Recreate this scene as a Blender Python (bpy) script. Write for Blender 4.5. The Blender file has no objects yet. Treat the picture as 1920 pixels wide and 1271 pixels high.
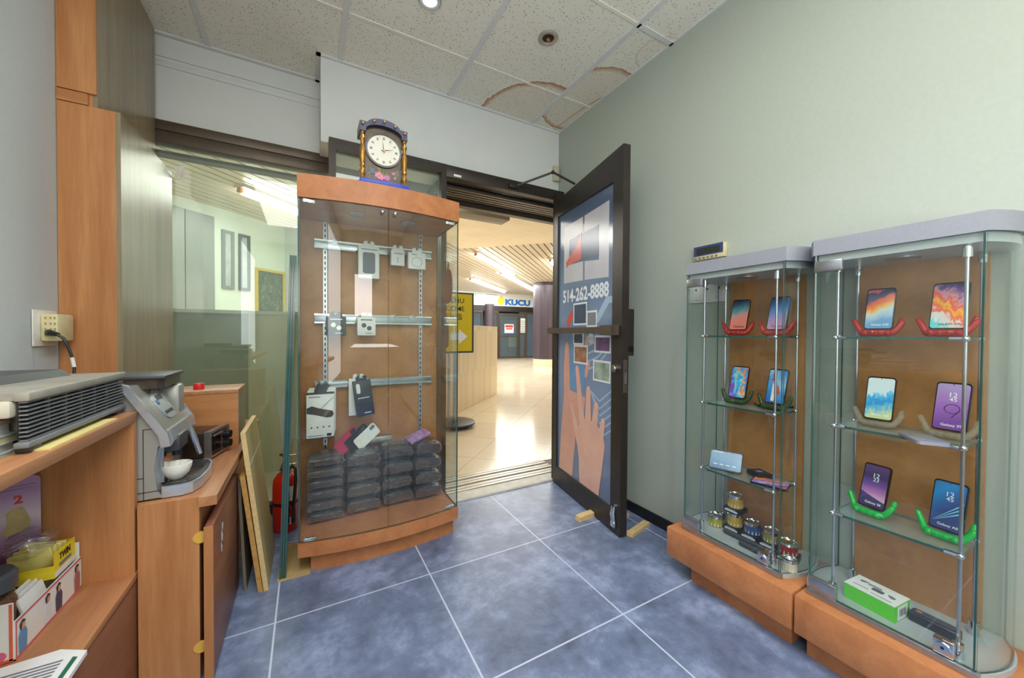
import bpy, bmesh, math, random
from mathutils import Matrix, Vector, Euler
random.seed(7)
S = bpy.context.scene
C = S.collection
PI = math.pi

# ------------------------------------------------------------------ camera, world, big lights, exposure
H = 1.12
F_PX = 693.9
yaw, pitch, roll = math.radians(29.0), math.radians(-0.846), math.radians(0.3475)
fw = Vector((math.sin(yaw)*math.cos(pitch), math.cos(yaw)*math.cos(pitch), math.sin(pitch)))
rt0 = Vector((math.cos(yaw), -math.sin(yaw), 0)); up0 = rt0.cross(fw)
rt = math.cos(roll)*rt0 + math.sin(roll)*up0
up = -math.sin(roll)*rt0 + math.cos(roll)*up0
cd = bpy.data.cameras.new('camera'); cam = bpy.data.objects.new('camera', cd); C.objects.link(cam)
cd.sensor_fit = 'HORIZONTAL'; cd.sensor_width = 36.0; cd.lens = 36.0*F_PX/1920; cd.clip_start = 0.02; cd.clip_end = 200
cam.matrix_world = Matrix(((rt.x, up.x, -fw.x, 0), (rt.y, up.y, -fw.y, 0), (rt.z, up.z, -fw.z, H), (0, 0, 0, 1)))
S.camera = cam
S.view_settings.view_transform = 'Standard'; S.view_settings.look = 'None'
S.view_settings.gamma = 1.0; S.view_settings.use_curve_mapping = False
S.view_settings.exposure = 0.18
S.cycles.use_denoising = True
S.cycles.transparent_max_bounces = 40
S.cycles.max_bounces = 10; S.cycles.diffuse_bounces = 5; S.cycles.glossy_bounces = 5; S.cycles.transmission_bounces = 6
S.cycles.caustics_reflective = False; S.cycles.caustics_refractive = False
S.cycles.sample_clamp_indirect = 4.0

W = bpy.data.worlds.new('world'); S.world = W; W.use_nodes = True
W.node_tree.nodes['Background'].inputs[0].default_value = (0.80, 0.88, 1.0, 1)
W.node_tree.nodes['Background'].inputs[1].default_value = 0.35

def area(name, loc, rot, sx, sy, power, col=(1, 1, 1)):
    l = bpy.data.lights.new(name, 'AREA'); l.shape = 'RECTANGLE'; l.size = sx; l.size_y = sy; l.energy = power; l.color = col
    o = bpy.data.objects.new(name, l); o.location = loc; o.rotation_euler = rot; C.objects.link(o); return o
# the shop's own ceiling lighting and back window, the mall's fluorescent ceiling, plus added fills
area('shop_ceiling_light', (0.20, -0.15, 2.70), (0, 0, 0), 1.4, 1.9, 44, (1.0, 0.97, 0.92))
area('ceiling_fill', (0.5, -1.5, 0.95), (PI, 0, 0), 1.4, 1.4, 34, (1.0, 0.98, 0.95))  # added unseen fill facing up, lifts the ceiling's brightness
area('left_wall_fill', (-0.80, -1.7, 1.45), (0, math.radians(-90), 0), 1.9, 1.6, 29, (0.93, 0.97, 1.0))  # added unseen fill on the left wall, brightens the room; no window there
area('shop_back_window_light', (0.12, -2.58, 1.72), (PI/2, 0, 0), 0.72, 0.66, 10, (1.0, 0.94, 0.95))
area('mall_ceiling_light', (5.5, 10.0, 2.80), (0, 0, math.radians(45)), 9, 5, 430, (0.97, 1.0, 0.98))
area('mall_left_fill', (-1.3, 5.0, 2.8), (0, 0, math.radians(45)), 2.5, 1.5, 60, (0.94, 1.0, 0.95))  # extra fill added to brighten the mall behind the left shop window
area('mall_near_light', (1.0, 4.9, 2.70), (0, 0, math.radians(45)), 2.6, 2.0, 60, (1.0, 0.98, 0.90))

# ------------------------------------------------------------------ helpers
def lin(c):
    return tuple(((v/255)/12.92 if v/255 <= 0.04045 else ((v/255+0.055)/1.055)**2.4) for v in c) + (1.0,)

class NT:
    def __init__(s, name):
        s.m = bpy.data.materials.new(name); s.m.use_nodes = True
        s.t = s.m.node_tree; s.t.nodes.clear()
        s.out = s.t.nodes.new('ShaderNodeOutputMaterial')
    def n(s, typ, ins=None, **props):
        nd = s.t.nodes.new('ShaderNode' + typ)
        for k, v in props.items(): setattr(nd, k, v)
        for k, v in (ins or {}).items():
            sock = nd.inputs[k]
            if hasattr(v, 'is_output'): s.t.links.new(v, sock)
            else: sock.default_value = v
        return nd
    def math(s, op, a, b=None, c=None):
        nd = s.t.nodes.new('ShaderNodeMath'); nd.operation = op
        for i, v in enumerate((a, b, c)):
            if v is None: continue
            if hasattr(v, 'is_output'): s.t.links.new(v, nd.inputs[i])
            else: nd.inputs[i].default_value = v
        return nd.outputs[0]
    def mix(s, f, a, b):
        nd = s.t.nodes.new('ShaderNodeMix'); nd.data_type = 'RGBA'
        for i, v in ((0, f), (6, a), (7, b)):
            if hasattr(v, 'is_output'): s.t.links.new(v, nd.inputs[i])
            else: nd.inputs[i].default_value = v
        return nd.outputs[2]
    def coord(s, kind='Object', scale=(1, 1, 1), rot=(0, 0, 0), loc=(0, 0, 0)):
        tc = s.t.nodes.new('ShaderNodeTexCoord'); mp = s.t.nodes.new('ShaderNodeMapping')
        mp.inputs['Scale'].default_value = scale; mp.inputs['Rotation'].default_value = rot; mp.inputs['Location'].default_value = loc
        s.t.links.new(tc.outputs[kind], mp.inputs[0]); return mp.outputs[0]
    def noise(s, vec, scale, detail=3, rough=0.55, dist=0.0):
        return s.n('TexNoise', {'Vector': vec, 'Scale': scale, 'Detail': detail, 'Roughness': rough, 'Distortion': dist}).outputs[0]
    def ramp(s, fac, stops, interp='LINEAR'):
        nd = s.t.nodes.new('ShaderNodeValToRGB'); s.t.links.new(fac, nd.inputs[0]); cr = nd.color_ramp; cr.interpolation = interp
        while len(cr.elements) < len(stops): cr.elements.new(0.5)
        for e, (p, c) in zip(cr.elements, stops): e.position = p; e.color = c
        return nd.outputs[0]
    def bsdf(s, col, rough=0.5, metal=0.0, spec=0.5, bump=None, bstr=0.2, bdist=0.002, **kw):
        ins = {'Base Color': col, 'Roughness': rough, 'Metallic': metal, 'Specular IOR Level': spec}
        ins.update(kw)
        p = s.n('BsdfPrincipled', ins)
        if bump is not None:
            b = s.n('Bump', {'Height': bump, 'Strength': bstr, 'Distance': bdist}); s.t.links.new(b.outputs[0], p.inputs['Normal'])
        s.t.links.new(p.outputs[0], s.out.inputs[0]); return p

MATS = {}
def plain(name, c, rough=0.5, metal=0.0, var=0.06, nscale=30, spec=0.5, bump=0.0, **kw):
    if name in MATS: return MATS[name]
    t = NT(name); col = lin(c); v = t.coord('Object')
    nz = t.noise(v, nscale, 3)
    lo = tuple(x*(1-var) for x in col[:3]) + (1,); hi = tuple(min(1, x*(1+var)) for x in col[:3]) + (1,)
    t.bsdf(t.ramp(nz, [(0.3, lo), (0.7, hi)]), rough, metal, spec, nz if bump else None, bump, **kw)
    MATS[name] = t.m; return t.m

def wood(name, c1, c2, axis='z', rough=0.42, scale=26, rot=0.0, spec=0.4):
    t = NT(name)
    sc = {'z': (1, 1, 0.06), 'x': (0.06, 1, 1), 'y': (1, 0.06, 1)}[axis]
    v = t.coord('Object', sc, (rot, 0, 0))
    a = t.noise(v, scale, 5, 0.6, 0.4); b = t.noise(v, scale*6, 3, 0.6)
    f = t.math('ADD', t.math('MULTIPLY', a, 0.75), t.math('MULTIPLY', b, 0.25))
    t.bsdf(t.ramp(f, [(0.33, lin(c1)), (0.52, lin(tuple((x+y)//2 for x, y in zip(c1, c2)))), (0.68, lin(c2))]), rough, 0, spec, f, 0.06)
    MATS[name] = t.m; return t.m

def burl(name, c1, c2, rough=0.4, scale=9):
    t = NT(name); v = t.coord('Object')
    a = t.noise(v, scale, 6, 0.62, 0.8); b = t.noise(v, scale*9, 4, 0.6)
    f = t.math('ADD', t.math('MULTIPLY', a, 0.8), t.math('MULTIPLY', b, 0.2))
    t.bsdf(t.ramp(f, [(0.32, lin(c1)), (0.68, lin(c2))]), rough, 0, 0.4, b, 0.04)
    MATS[name] = t.m; return t.m

def glass(name, tint=(0.965, 0.988, 0.978), ior=1.5, rough=0.0, haze=0.0, bump=0, bdist=0.035):
    t = NT(name)
    tr = t.n('BsdfTransparent', {'Color': tint + (1,)})
    gl = t.n('BsdfGlossy', {'Color': (1, 1, 1, 1), 'Roughness': rough})
    lw = t.n('LayerWeight', {'Blend': 0.5})
    if bump:
        nz = t.noise(t.coord('Object', (0.5, 0.9, 1.1)), bump, 3, 0.55, 1.6)
        b = t.n('Bump', {'Height': nz, 'Strength': 1.0, 'Distance': bdist})
        t.t.links.new(b.outputs[0], gl.inputs['Normal']); t.t.links.new(b.outputs[0], lw.inputs['Normal'])
    r0 = ((ior-1)/(ior+1))**2
    fres = t.math('MINIMUM', t.math('ADD', t.math('MULTIPLY', t.math('POWER', lw.outputs['Facing'], 5.0), 1-r0), r0), 0.75)
    mx = t.n('MixShader', {0: fres, 1: tr.outputs[0], 2: gl.outputs[0]})
    last = mx.outputs[0]
    if haze:
        df = t.n('BsdfDiffuse', {'Color': (0.75, 0.85, 0.80, 1)})
        last = t.n('MixShader', {0: haze, 1: mx.outputs[0], 2: df.outputs[0]}).outputs[0]
    t.t.links.new(last, t.out.inputs[0]); MATS[name] = t.m; return t.m

def emit(name, c, strength):
    t = NT(name); e = t.n('Emission', {'Color': c + (1,), 'Strength': strength}); t.t.links.new(e.outputs[0], t.out.inputs[0])
    MATS[name] = t.m; return t.m

class B:
    """collects geometry for ONE mesh"""
    def __init__(s): s.bm = bmesh.new(); s.mi = 0; s.M = Matrix.Identity(4)
    def at(s, M): s.M = M; return s
    def v(s, p): return s.bm.verts.new(s.M @ Vector(p))
    def f(s, vs, mi=None):
        try: fc = s.bm.faces.new(vs)
        except ValueError: return None
        fc.material_index = s.mi if mi is None else mi; return fc
    def box(s, a, b, bev=0.0, seg=2, rot=None, glassy=False):
        x0, y0, z0 = a; x1, y1, z1 = b
        if bev:
            tb = bmesh.new(); r = bmesh.ops.create_cube(tb, size=1.0)
            bmesh.ops.scale(tb, vec=(x1-x0, y1-y0, z1-z0), verts=tb.verts)
            bmesh.ops.bevel(tb, geom=list(tb.edges), offset=bev, segments=seg, profile=0.5, affect='EDGES')
            bmesh.ops.translate(tb, vec=((x0+x1)/2, (y0+y1)/2, (z0+z1)/2), verts=tb.verts)
            s.merge(tb); return s
        P = [s.v(p) for p in ((x0, y0, z0), (x1, y0, z0), (x1, y1, z0), (x0, y1, z0), (x0, y0, z1), (x1, y0, z1), (x1, y1, z1), (x0, y1, z1))]
        dims = (x1-x0, y1-y0, z1-z0); thin = dims.index(min(dims))
        for q, ax in (((0, 3, 2, 1), 2), ((4, 5, 6, 7), 2), ((0, 1, 5, 4), 1), ((2, 3, 7, 6), 1), ((1, 2, 6, 5), 0), ((3, 0, 4, 7), 0)):
            s.f([P[i] for i in q], (0 if ax == thin else 1) if glassy else None)
        return s
    def merge(s, tb):
        mp = {}
        for v in tb.verts: mp[v] = s.v(v.co)
        for f in tb.faces:
            s.f([mp[v] for v in f.verts], s.mi)
        tb.free()
    def prism(s, pts, z0, z1, taper=1.0, glass_side=False):
        """polygon pts (x,y) extruded from z0 to z1"""
        A = [s.v((x, y, z0)) for x, y in pts]
        cx = sum(p[0] for p in pts)/len(pts); cy = sum(p[1] for p in pts)/len(pts)
        D = [s.v((cx+(x-cx)*taper, cy+(y-cy)*taper, z1)) for x, y in pts]
        s.f(A[::-1]); s.f(D)
        n = len(pts)
        for i in range(n): s.f([A[i], A[(i+1) % n], D[(i+1) % n], D[i]])
        return s
    def strip(s, pts, z0, z1, th):
        """a curved upright pane following pts, th thick; edges get material 1"""
        n = len(pts); off = []
        for i in range(n):
            a = Vector(pts[max(0, i-1)]); b = Vector(pts[min(n-1, i+1)]); d = (b-a).normalized(); off.append((pts[i][0]-d.y*th, pts[i][1]+d.x*th))
        A = [s.v((x, y, z0)) for x, y in pts]; D = [s.v((x, y, z1)) for x, y in pts]
        E = [s.v((x, y, z0)) for x, y in off]; G = [s.v((x, y, z1)) for x, y in off]
        for i in range(n-1):
            s.f([A[i], A[i+1], D[i+1], D[i]], 0); s.f([E[i+1], E[i], G[i], G[i+1]], 0)
            s.f([A[i+1], A[i], E[i], E[i+1]], 1); s.f([D[i], D[i+1], G[i+1], G[i]], 1)
        s.f([A[0], D[0], G[0], E[0]], 1); s.f([A[-1], E[-1], G[-1], D[-1]], 1); return s
    def lathe(s, prof, c=(0, 0, 0), seg=24):
        rings = []
        for r, z in prof:
            if r < 1e-6: rings.append([s.v((c[0], c[1], c[2]+z))])
            else: rings.append([s.v((c[0]+r*math.cos(2*PI*i/seg), c[1]+r*math.sin(2*PI*i/seg), c[2]+z)) for i in range(seg)])
        for a, b in zip(rings, rings[1:]):
            for i in range(seg):
                j = (i+1) % seg
                if len(a) == 1 and len(b) == 1: continue
                if len(a) == 1: s.f([a[0], b[j], b[i]])
                elif len(b) == 1: s.f([a[i], a[j], b[0]])
                else: s.f([a[i], a[j], b[j], b[i]])
        return s
    def cyl(s, p0, p1, r, seg=16, r1=None):
        return s.tube([p0, p1], [r, r if r1 is None else r1], seg)
    def tube(s, pts, r, seg=10, cap=True):
        P = [Vector(p) for p in pts]; n = len(P)
        R = r if isinstance(r, (list, tuple)) else [r]*n
        d0 = (P[1]-P[0]).normalized(); ref = Vector((0, 0, 1)) if abs(d0.z) < 0.9 else Vector((1, 0, 0))
        u = d0.cross(ref).normalized(); rings = []
        for i in range(n):
            d = (P[min(n-1, i+1)]-P[max(0, i-1)]).normalized()
            u = (u - d*u.dot(d)).normalized(); w = d.cross(u)
            rings.append([s.v(P[i]+R[i]*(math.cos(2*PI*k/seg)*u+math.sin(2*PI*k/seg)*w)) for k in range(seg)])
        for a, b in zip(rings, rings[1:]):
            for k in range(seg): s.f([a[k], a[(k+1) % seg], b[(k+1) % seg], b[k]])
        if cap: s.f(rings[0][::-1]); s.f(rings[-1])
        return s
    def finger(s, pts, r, seg=10):
        """tube with round ends"""
        P = [Vector(p) for p in pts]
        a = (P[0]-P[1]).normalized(); b = (P[-1]-P[-2]).normalized()
        R = r if isinstance(r, (list, tuple)) else [r]*len(P)
        Q = [P[0]+a*R[0]*0.95, P[0]+a*R[0]*0.7] + P + [P[-1]+b*R[-1]*0.7, P[-1]+b*R[-1]*0.95]
        return s.tube(Q, [R[0]*0.3, R[0]*0.72] + list(R) + [R[-1]*0.72, R[-1]*0.3], seg)
    def ball(s, c, r, sc=(1, 1, 1), seg=14):
        tb = bmesh.new(); bmesh.ops.create_uvsphere(tb, u_segments=seg, v_segments=max(6, seg//2), radius=r)
        bmesh.ops.scale(tb, vec=sc, verts=tb.verts); bmesh.ops.translate(tb, vec=c, verts=tb.verts); s.merge(tb); return s
    def poly(s, pts, h=0.0006, d=0.0):
        """flat printed shape: polygon in local x,y, thickness h from depth d along +z"""
        A = [s.v((x, y, d)) for x, y in pts]; D = [s.v((x, y, d+h)) for x, y in pts]
        ar = sum(pts[i][0]*pts[(i+1) % len(pts)][1]-pts[(i+1) % len(pts)][0]*pts[i][1] for i in range(len(pts)))
        s.f(D if ar > 0 else D[::-1]); s.f(A[::-1] if ar > 0 else A); n = len(pts)
        for i in range(n): s.f([A[i], A[(i+1) % n], D[(i+1) % n], D[i]])
        return s
    def rect(s, x0, y0, x1, y1, h=0.0006, d=0.0): return s.poly([(x0, y0), (x1, y0), (x1, y1), (x0, y1)], h, d)
    def circ(s, cx, cy, r, h=0.0006, d=0.0, n=28, ry=None):
        return s.poly([(cx+r*math.cos(2*PI*i/n), cy+(ry or r)*math.sin(2*PI*i/n)) for i in range(n)], h, d)
    def stroke(s, p, q, w0, w1, h=0.0006, d=0.0):
        """round-ended flat finger shape"""
        p = Vector(p); q = Vector(q); a = math.atan2(q.y-p.y, q.x-p.x); pts = []
        for i in range(9): t = a-PI/2+PI*i/8; pts.append((q.x+w1*math.cos(t), q.y+w1*math.sin(t)))
        for i in range(9): t = a+PI/2+PI*i/8; pts.append((p.x+w0*math.cos(t), p.y+w0*math.sin(t)))
        return s.poly(pts, h, d)

def mesh_of(b, name, mats, smooth=None, sub=0):
    bmesh.ops.recalc_face_normals(b.bm, faces=b.bm.faces)
    me = bpy.data.meshes.new(name); b.bm.to_mesh(me); b.bm.free()
    for m in (mats if isinstance(mats, (list, tuple)) else [mats]): me.materials.append(m)
    if smooth is not None:
        me.shade_smooth()
        me.set_sharp_from_angle(angle=math.radians(smooth))
    return me

def obj(name, b, mats, parent=None, smooth=35, world=False, label=None):
    me = mesh_of(b, name, mats, smooth) if isinstance(b, B) else b
    o = bpy.data.objects.new(name, me); C.objects.link(o)
    if parent is not None:
        o.parent = parent
        if world:
            o.matrix_parent_inverse = (Matrix.Translation(parent.location) @ parent.rotation_euler.to_matrix().to_4x4()).inverted()
    if label: o['label'] = label
    return o

def tag(o, label, cat, group=None):
    o['label'] = label; o['category'] = cat
    if group: o['group'] = group
    return o

def thing(name, label, cat, loc=(0, 0, 0), rot=(0, 0, 0), group=None):
    o = bpy.data.objects.new(name, None); C.objects.link(o); o.empty_display_size = 0.05
    o.location = loc; o.rotation_euler = rot
    return tag(o, label, cat, group)

def struct(name, b, mats, parent=None, smooth=35):
    o = obj(name, b, mats, parent, smooth)
    if parent is None: o['kind'] = 'structure'
    return o

def dup(root, loc, rot, label, group=None, name=None):
    def cp(o, p):
        c = o.copy(); C.objects.link(c); c.parent = p
        for ch in list(o.children): cp(ch, c)
        return c
    r = cp(root, None); r.location = loc; r.rotation_euler = rot; r['label'] = label
    if group: r['group'] = group
    return r

def frame(o, xa, ya):
    xa = Vector(xa).normalized(); ya = Vector(ya).normalized(); za = xa.cross(ya); o = Vector(o)
    return Matrix(((xa.x, ya.x, za.x, o.x), (xa.y, ya.y, za.y, o.y), (xa.z, ya.z, za.z, o.z), (0, 0, 0, 1)))

def text_mesh(s, w=None, h=None, M=Matrix.Identity(4), depth=0.0006, d=0.0, size=1.0, mirror=False, bold=0.0):
    cu = bpy.data.curves.new('lettering', 'FONT'); cu.body = s; cu.align_x = 'CENTER'; cu.align_y = 'CENTER'; cu.size = 1.0
    cu.offset = bold; cu.extrude = 0.5; cu.resolution_u = 3
    t = bpy.data.objects.new('lettering', cu); C.objects.link(t)
    dg = bpy.context.evaluated_depsgraph_get(); dg.update()
    me = bpy.data.meshes.new_from_object(t.evaluated_get(dg)); bpy.data.objects.remove(t); bpy.data.curves.remove(cu)
    xs = [v.co.x for v in me.vertices]; ys = [v.co.y for v in me.vertices]
    bw, bh = max(xs)-min(xs), max(ys)-min(ys)
    sx = (w/bw) if w else None; sy = (h/bh) if h else None
    sx = sx or sy; sy = sy or sx
    cx, cy = (max(xs)+min(xs))/2, (max(ys)+min(ys))/2
    for v in me.vertices:
        x = (v.co.x-cx)*sx*(-1 if mirror else 1); v.co = M @ Vector((x, (v.co.y-cy)*sy, d+(v.co.z+0.5)*depth))
    return me

def lettering(s, mat, parent, M, w=None, h=None, d=0.0, name='lettering', bold=0.0, mirror=False, world=False):
    me = text_mesh(s, w, h, M, 0.0006, d, bold=bold, mirror=mirror)
    me.materials.clear(); me.materials.append(mat)
    return obj(name, me, None, parent, world=world)

def T(x, y, z=0.0): return Matrix.Translation((x, y, z))

# ------------------------------------------------------------------ materials
def floor_mat():
    t = NT('slate_tile'); v = t.coord('Object')
    sp = t.n('SeparateXYZ', {0: v})
    def line(s, o, p, w):
        fx = t.math('FRACT', t.math('DIVIDE', t.math('ADD', s, -o+50*p), p))
        return t.math('LESS_THAN', t.math('ABSOLUTE', t.math('SUBTRACT', fx, 0.5)), 0.5-w/p) # 1 inside tile
    tile = t.math('MULTIPLY', line(sp.outputs[0], -0.109, 0.607, 0.0032), line(sp.outputs[1], 1.672, 0.61, 0.0032))
    a = t.noise(v, 3.2, 6, 0.62, 0.6); b = t.noise(v, 15, 5, 0.7)
    f = t.math('ADD', t.math('MULTIPLY', a, 0.62), t.math('MULTIPLY', b, 0.38))
    colr = t.ramp(f, [(0.34, lin((80, 89, 110))), (0.50, lin((110, 122, 149))), (0.66, lin((152, 165, 194)))])
    col = t.mix(tile, lin((190, 196, 212)), colr)
    t.bsdf(col, 0.36, 0, 0.5, f, 0.05); return t.m
def ceiling_mat():
    t = NT('acoustic_tile'); v = t.coord('Object'); sp = t.n('SeparateXYZ', {0: v}); x, y = sp.outputs[0], sp.outputs[1]
    vo = t.n('TexVoronoi', {'Vector': v, 'Scale': 75.0, 'Randomness': 1.0}); nz = t.noise(v, 42, 2)
    hole = t.math('MULTIPLY', t.math('LESS_THAN', vo.outputs['Distance'], 0.26), t.math('GREATER_THAN', nz, 0.47))
    base = t.mix(t.noise(v, 5, 3), lin((228, 226, 212)), lin((240, 238, 226)))
    col = t.mix(t.math('MULTIPLY', hole, 0.55), base, lin((92, 88, 80)))
    wob = t.math('MULTIPLY', t.math('SUBTRACT', t.noise(v, 22, 5, 0.7), 0.5), 0.085)
    left = t.math('LESS_THAN', x, 1.532); right = t.math('GREATER_THAN', x, 1.532)
    for cx, cy, rx, ry, w, k, side in ((1.47, 2.46, 0.37, 0.46, 0.022, 1.0, left), (1.74, 2.06, 0.30, 0.37, 0.025, 0.9, right), (1.80, 1.50, 0.13, 0.13, 0.02, 0.35, right), (1.80, 2.44, 0.07, 0.5, 0.05, 0.55, right)):
        dx = t.math('DIVIDE', t.math('ADD', x, -cx), rx); dy = t.math('DIVIDE', t.math('ADD', y, -cy), ry)
        d = t.math('ADD', t.math('SQRT', t.math('ADD', t.math('MULTIPLY', dx, dx), t.math('MULTIPLY', dy, dy))), t.math('MULTIPLY', wob, 1.6))
        inside = t.math('MULTIPLY', t.math('LESS_THAN', d, 1.0), side)
        ring = t.math('MULTIPLY', inside, t.n('MapRange', {0: d, 1: 1.0-w*5, 2: 1.0, 3: 0.0, 4: k}).outputs[0])
        col = t.mix(t.math('MULTIPLY', inside, 0.22*k), col, lin((206, 180, 140)))
        col = t.mix(ring, col, lin((176, 116, 62)))
    t.bsdf(col, 0.9, 0, 0.2, hole, -0.4); return t.m
def mall_floor_mat():
    t = NT('beige_mall_tile'); v = t.coord('Object', rot=(0, 0, math.radians(-45)))
    br = t.n('TexBrick', {'Vector': v, 'Color1': lin((208, 190, 160)), 'Color2': lin((218, 202, 172)), 'Mortar': lin((164, 140, 110)), 'Scale': 1.0, 'Mortar Size': 0.004, 'Brick Width': 0.62, 'Row Height': 0.62}, offset=0.0)
    a = t.noise(t.coord('Object', (1, 6, 1), (0, 0, math.radians(45))), 3, 5)
    col = t.mix(t.math('MULTIPLY', a, 0.5), br.outputs[0], lin((234, 220, 196)))
    t.bsdf(col, 0.13, 0, 0.6); return t.m
def strips_mat(name, c1, c2, gap, axis_rot, w, rough=0.35, gw=0.06, h=None):
    """upright narrow wood strips laid side by side"""
    t = NT(name); v = t.coord('Object', rot=(0, 0, axis_rot)); sp = t.n('SeparateXYZ', {0: v})
    k = t.math('DIVIDE', t.math('ADD', sp.outputs[0], 40), w); fr = t.math('FRACT', k); idx = t.math('FLOOR', k)
    row = t.math('FLOOR', t.math('DIVIDE', t.math('ADD', sp.outputs[2], 10.0), h or 100.0))
    wn = t.n('TexWhiteNoise', {'Vector': t.n('CombineXYZ', {0: idx, 1: row}).outputs[0]}, noise_dimensions='3D')
    col = t.mix(wn.outputs[0], lin(c1), lin(c2)); col = t.mix(t.math('LESS_THAN', fr, gw), col, lin(gap))
    t.bsdf(col, rough, 0, 0.4); return t.m

M_floor = floor_mat(); M_ceil = ceiling_mat(); M_mfloor = mall_floor_mat()
M_wall = plain('painted_wall', (174, 181, 169), 0.75, 0, 0.025, 60, 0.25, 0.10)
M_wallw = plain('white_panel_paint', (218, 221, 218), 0.6, 0, 0.02, 6)
M_tbar = plain('ceiling_grid_metal', (214, 216, 214), 0.5, 0, 0.03)
M_tbarw = plain('white_ceiling_grid', (232, 228, 216), 0.5, 0, 0.02)
M_black = plain('black_rubber', (28, 30, 36), 0.5)
M_bronze = plain('dark_bronze_aluminium', (62, 56, 52), 0.38, 0.5, 0.12, 8)
M_bronze2 = plain('brown_bronze_aluminium', (92, 80, 68), 0.4, 0.4, 0.14, 10)
M_track = plain('sill_metal', (190, 184, 172), 0.35, 0.6, 0.1)
M_stone = plain('worn_threshold', (206, 202, 190), 0.6, 0, 0.12, 18)
M_steel = plain('brushed_steel', (178, 182, 188), 0.28, 0.9, 0.06)
M_chrome = plain('chrome', (215, 218, 222), 0.1, 1.0, 0.02)
M_silver = plain('silver_laminate', (150, 152, 160), 0.5, 0.2, 0.05, 160, bump=0.1)
M_greyplate = plain('pale_grey_plate', (176, 182, 182), 0.4, 0.1, 0.06, 20)
M_woodz = wood('orange_wood_upright', (172, 112, 66), (202, 144, 94), 'z')
M_woody = wood('orange_wood_long', (166, 110, 72), (196, 142, 98), 'y')
M_woodx = wood('orange_wood_cross', (172, 112, 66), (200, 142, 92), 'x')
M_woodlit = wood('mall_lit_wood_upright', (122, 108, 82), (156, 140, 112), 'z', 0.28, 18, spec=0.6)  # same orange veneer, with the mall's light on side faces put into its colour
M_woodr = wood('reddish_wood_door', (120, 74, 56), (158, 104, 78), 'y', 0.35, 20, rot=math.radians(28))
M_burl = burl('cherry_burl', (168, 104, 62), (198, 132, 84))
M_burlb = burl('brown_backboard', (158, 106, 62), (192, 138, 86), 0.5, 5)
M_edgeply = plain('pale_board_edge', (214, 184, 128), 0.6, 0, 0.12, 60)
M_veneer = wood('pale_veneer', (186, 164, 112), (212, 192, 140), 'z', 0.4, 14)
M_particle = burl('particle_board', (176, 128, 66), (208, 160, 92), 0.8, 60)
M_greyply = wood('weathered_plywood', (104, 98, 82), (152, 142, 116), 'z', 0.8, 16)
M_glass = glass('clear_glass'); M_gedge = plain('green_glass_edge', (38, 84, 76), 0.15, 0, 0.08, 8, 0.8)
M_gedge_pale = plain('pale_glass_edge', (150, 176, 170), 0.2, 0, 0.05)
M_frontglass = glass('storefront_glass', (0.90, 0.96, 0.91), 1.6, 0.0, 0.07)
M_wrap = glass('crinkled_clear_film', (0.94, 0.95, 0.97), 2.05, 0.06, 0.0, 6, 0.032)
M_plasticwhite = plain('white_plastic', (236, 234, 226), 0.35)
M_card = plain('white_card', (232, 232, 226), 0.55, 0, 0.02)
M_cream = plain('cream_plastic', (216, 206, 160), 0.4)
M_beige = plain('beige_plastic', (196, 190, 170), 0.45, 0, 0.04)
M_grey = plain('grey_plastic', (120, 122, 124), 0.45)
M_dgrey = plain('dark_grey_plastic', (58, 60, 64), 0.4)
M_blk = plain('black_plastic', (22, 22, 25), 0.35)
M_gloss = plain('glossy_black', (16, 17, 20), 0.12)
M_red = plain('red_plastic', (214, 46, 40), 0.35)
M_extred = plain('red_enamel', (206, 44, 24), 0.25, 0, 0.03)
M_yellow = plain('yellow_card', (238, 212, 40), 0.5)
M_gold = plain('antique_gold', (176, 128, 62), 0.35, 0.7, 0.25, 40)
M_white = plain('white_ink', (240, 242, 244), 0.5, 0, 0.01)
M_black_ink = plain('black_ink', (24, 26, 30), 0.5)
M_grey_ink = plain('grey_ink', (120, 124, 130), 0.5)
M_red_ink = plain('red_ink', (206, 52, 46), 0.5)
M_blue_ink = plain('blue_ink', (34, 112, 196), 0.5)
M_dark = plain('dark_void', (14, 14, 15), 0.9)

# ------------------------------------------------------------------ the shop's shell
XR, YB, ZC, XL, YG = 1.80, 2.48, 2.755, -0.82, 2.72
b = B(); b.box((XL, -2.6, -0.08), (XR, 2.30, 0)); b.box((XL, 2.30, -0.08), (0.12, 2.76, 0)); struct('floor', b, M_floor)
b = B(); b.box((XL, -2.6, ZC), (XR, 2.80, ZC+0.05)); struct('ceiling', b, M_ceil)
b = B(); b.box((XR, -2.6, -0.08), (XR+0.1, 2.50, 3.2)); struct('wall_right', b, M_wall)
b = B(); b.box((XL-0.1, -2.6, -0.08), (XL, 2.9, 3.2)); struct('wall_left', b, plain('left_wall_paint', (196, 204, 205), 0.7, 0, 0.02, 50))
b = B(); b.box((XL-0.1, -2.7, -0.08), (XR+0.1, -2.6, 3.2)); struct('wall_behind', b, M_wall)
b = B(); b.box((XL, 2.74, 2.268), (0.074, 2.80, ZC)); b.box((XL, 2.733, 2.58), (0.074, 2.74, 2.612), bev=0.003); b.box((XL, 2.73, 2.63), (0.074, 2.74, 2.636))
struct('wall_back', b, M_wallw)
b = B(); b.box((0.074, YB, 2.252), (XR, 2.80, ZC)); struct('wall_bulkhead', b, M_wallw)
b = B(); b.box((1.785, -2.6, 0), (XR, 2.30, 0.062), bev=0.003); struct('baseboard_right', b, M_black)
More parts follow.
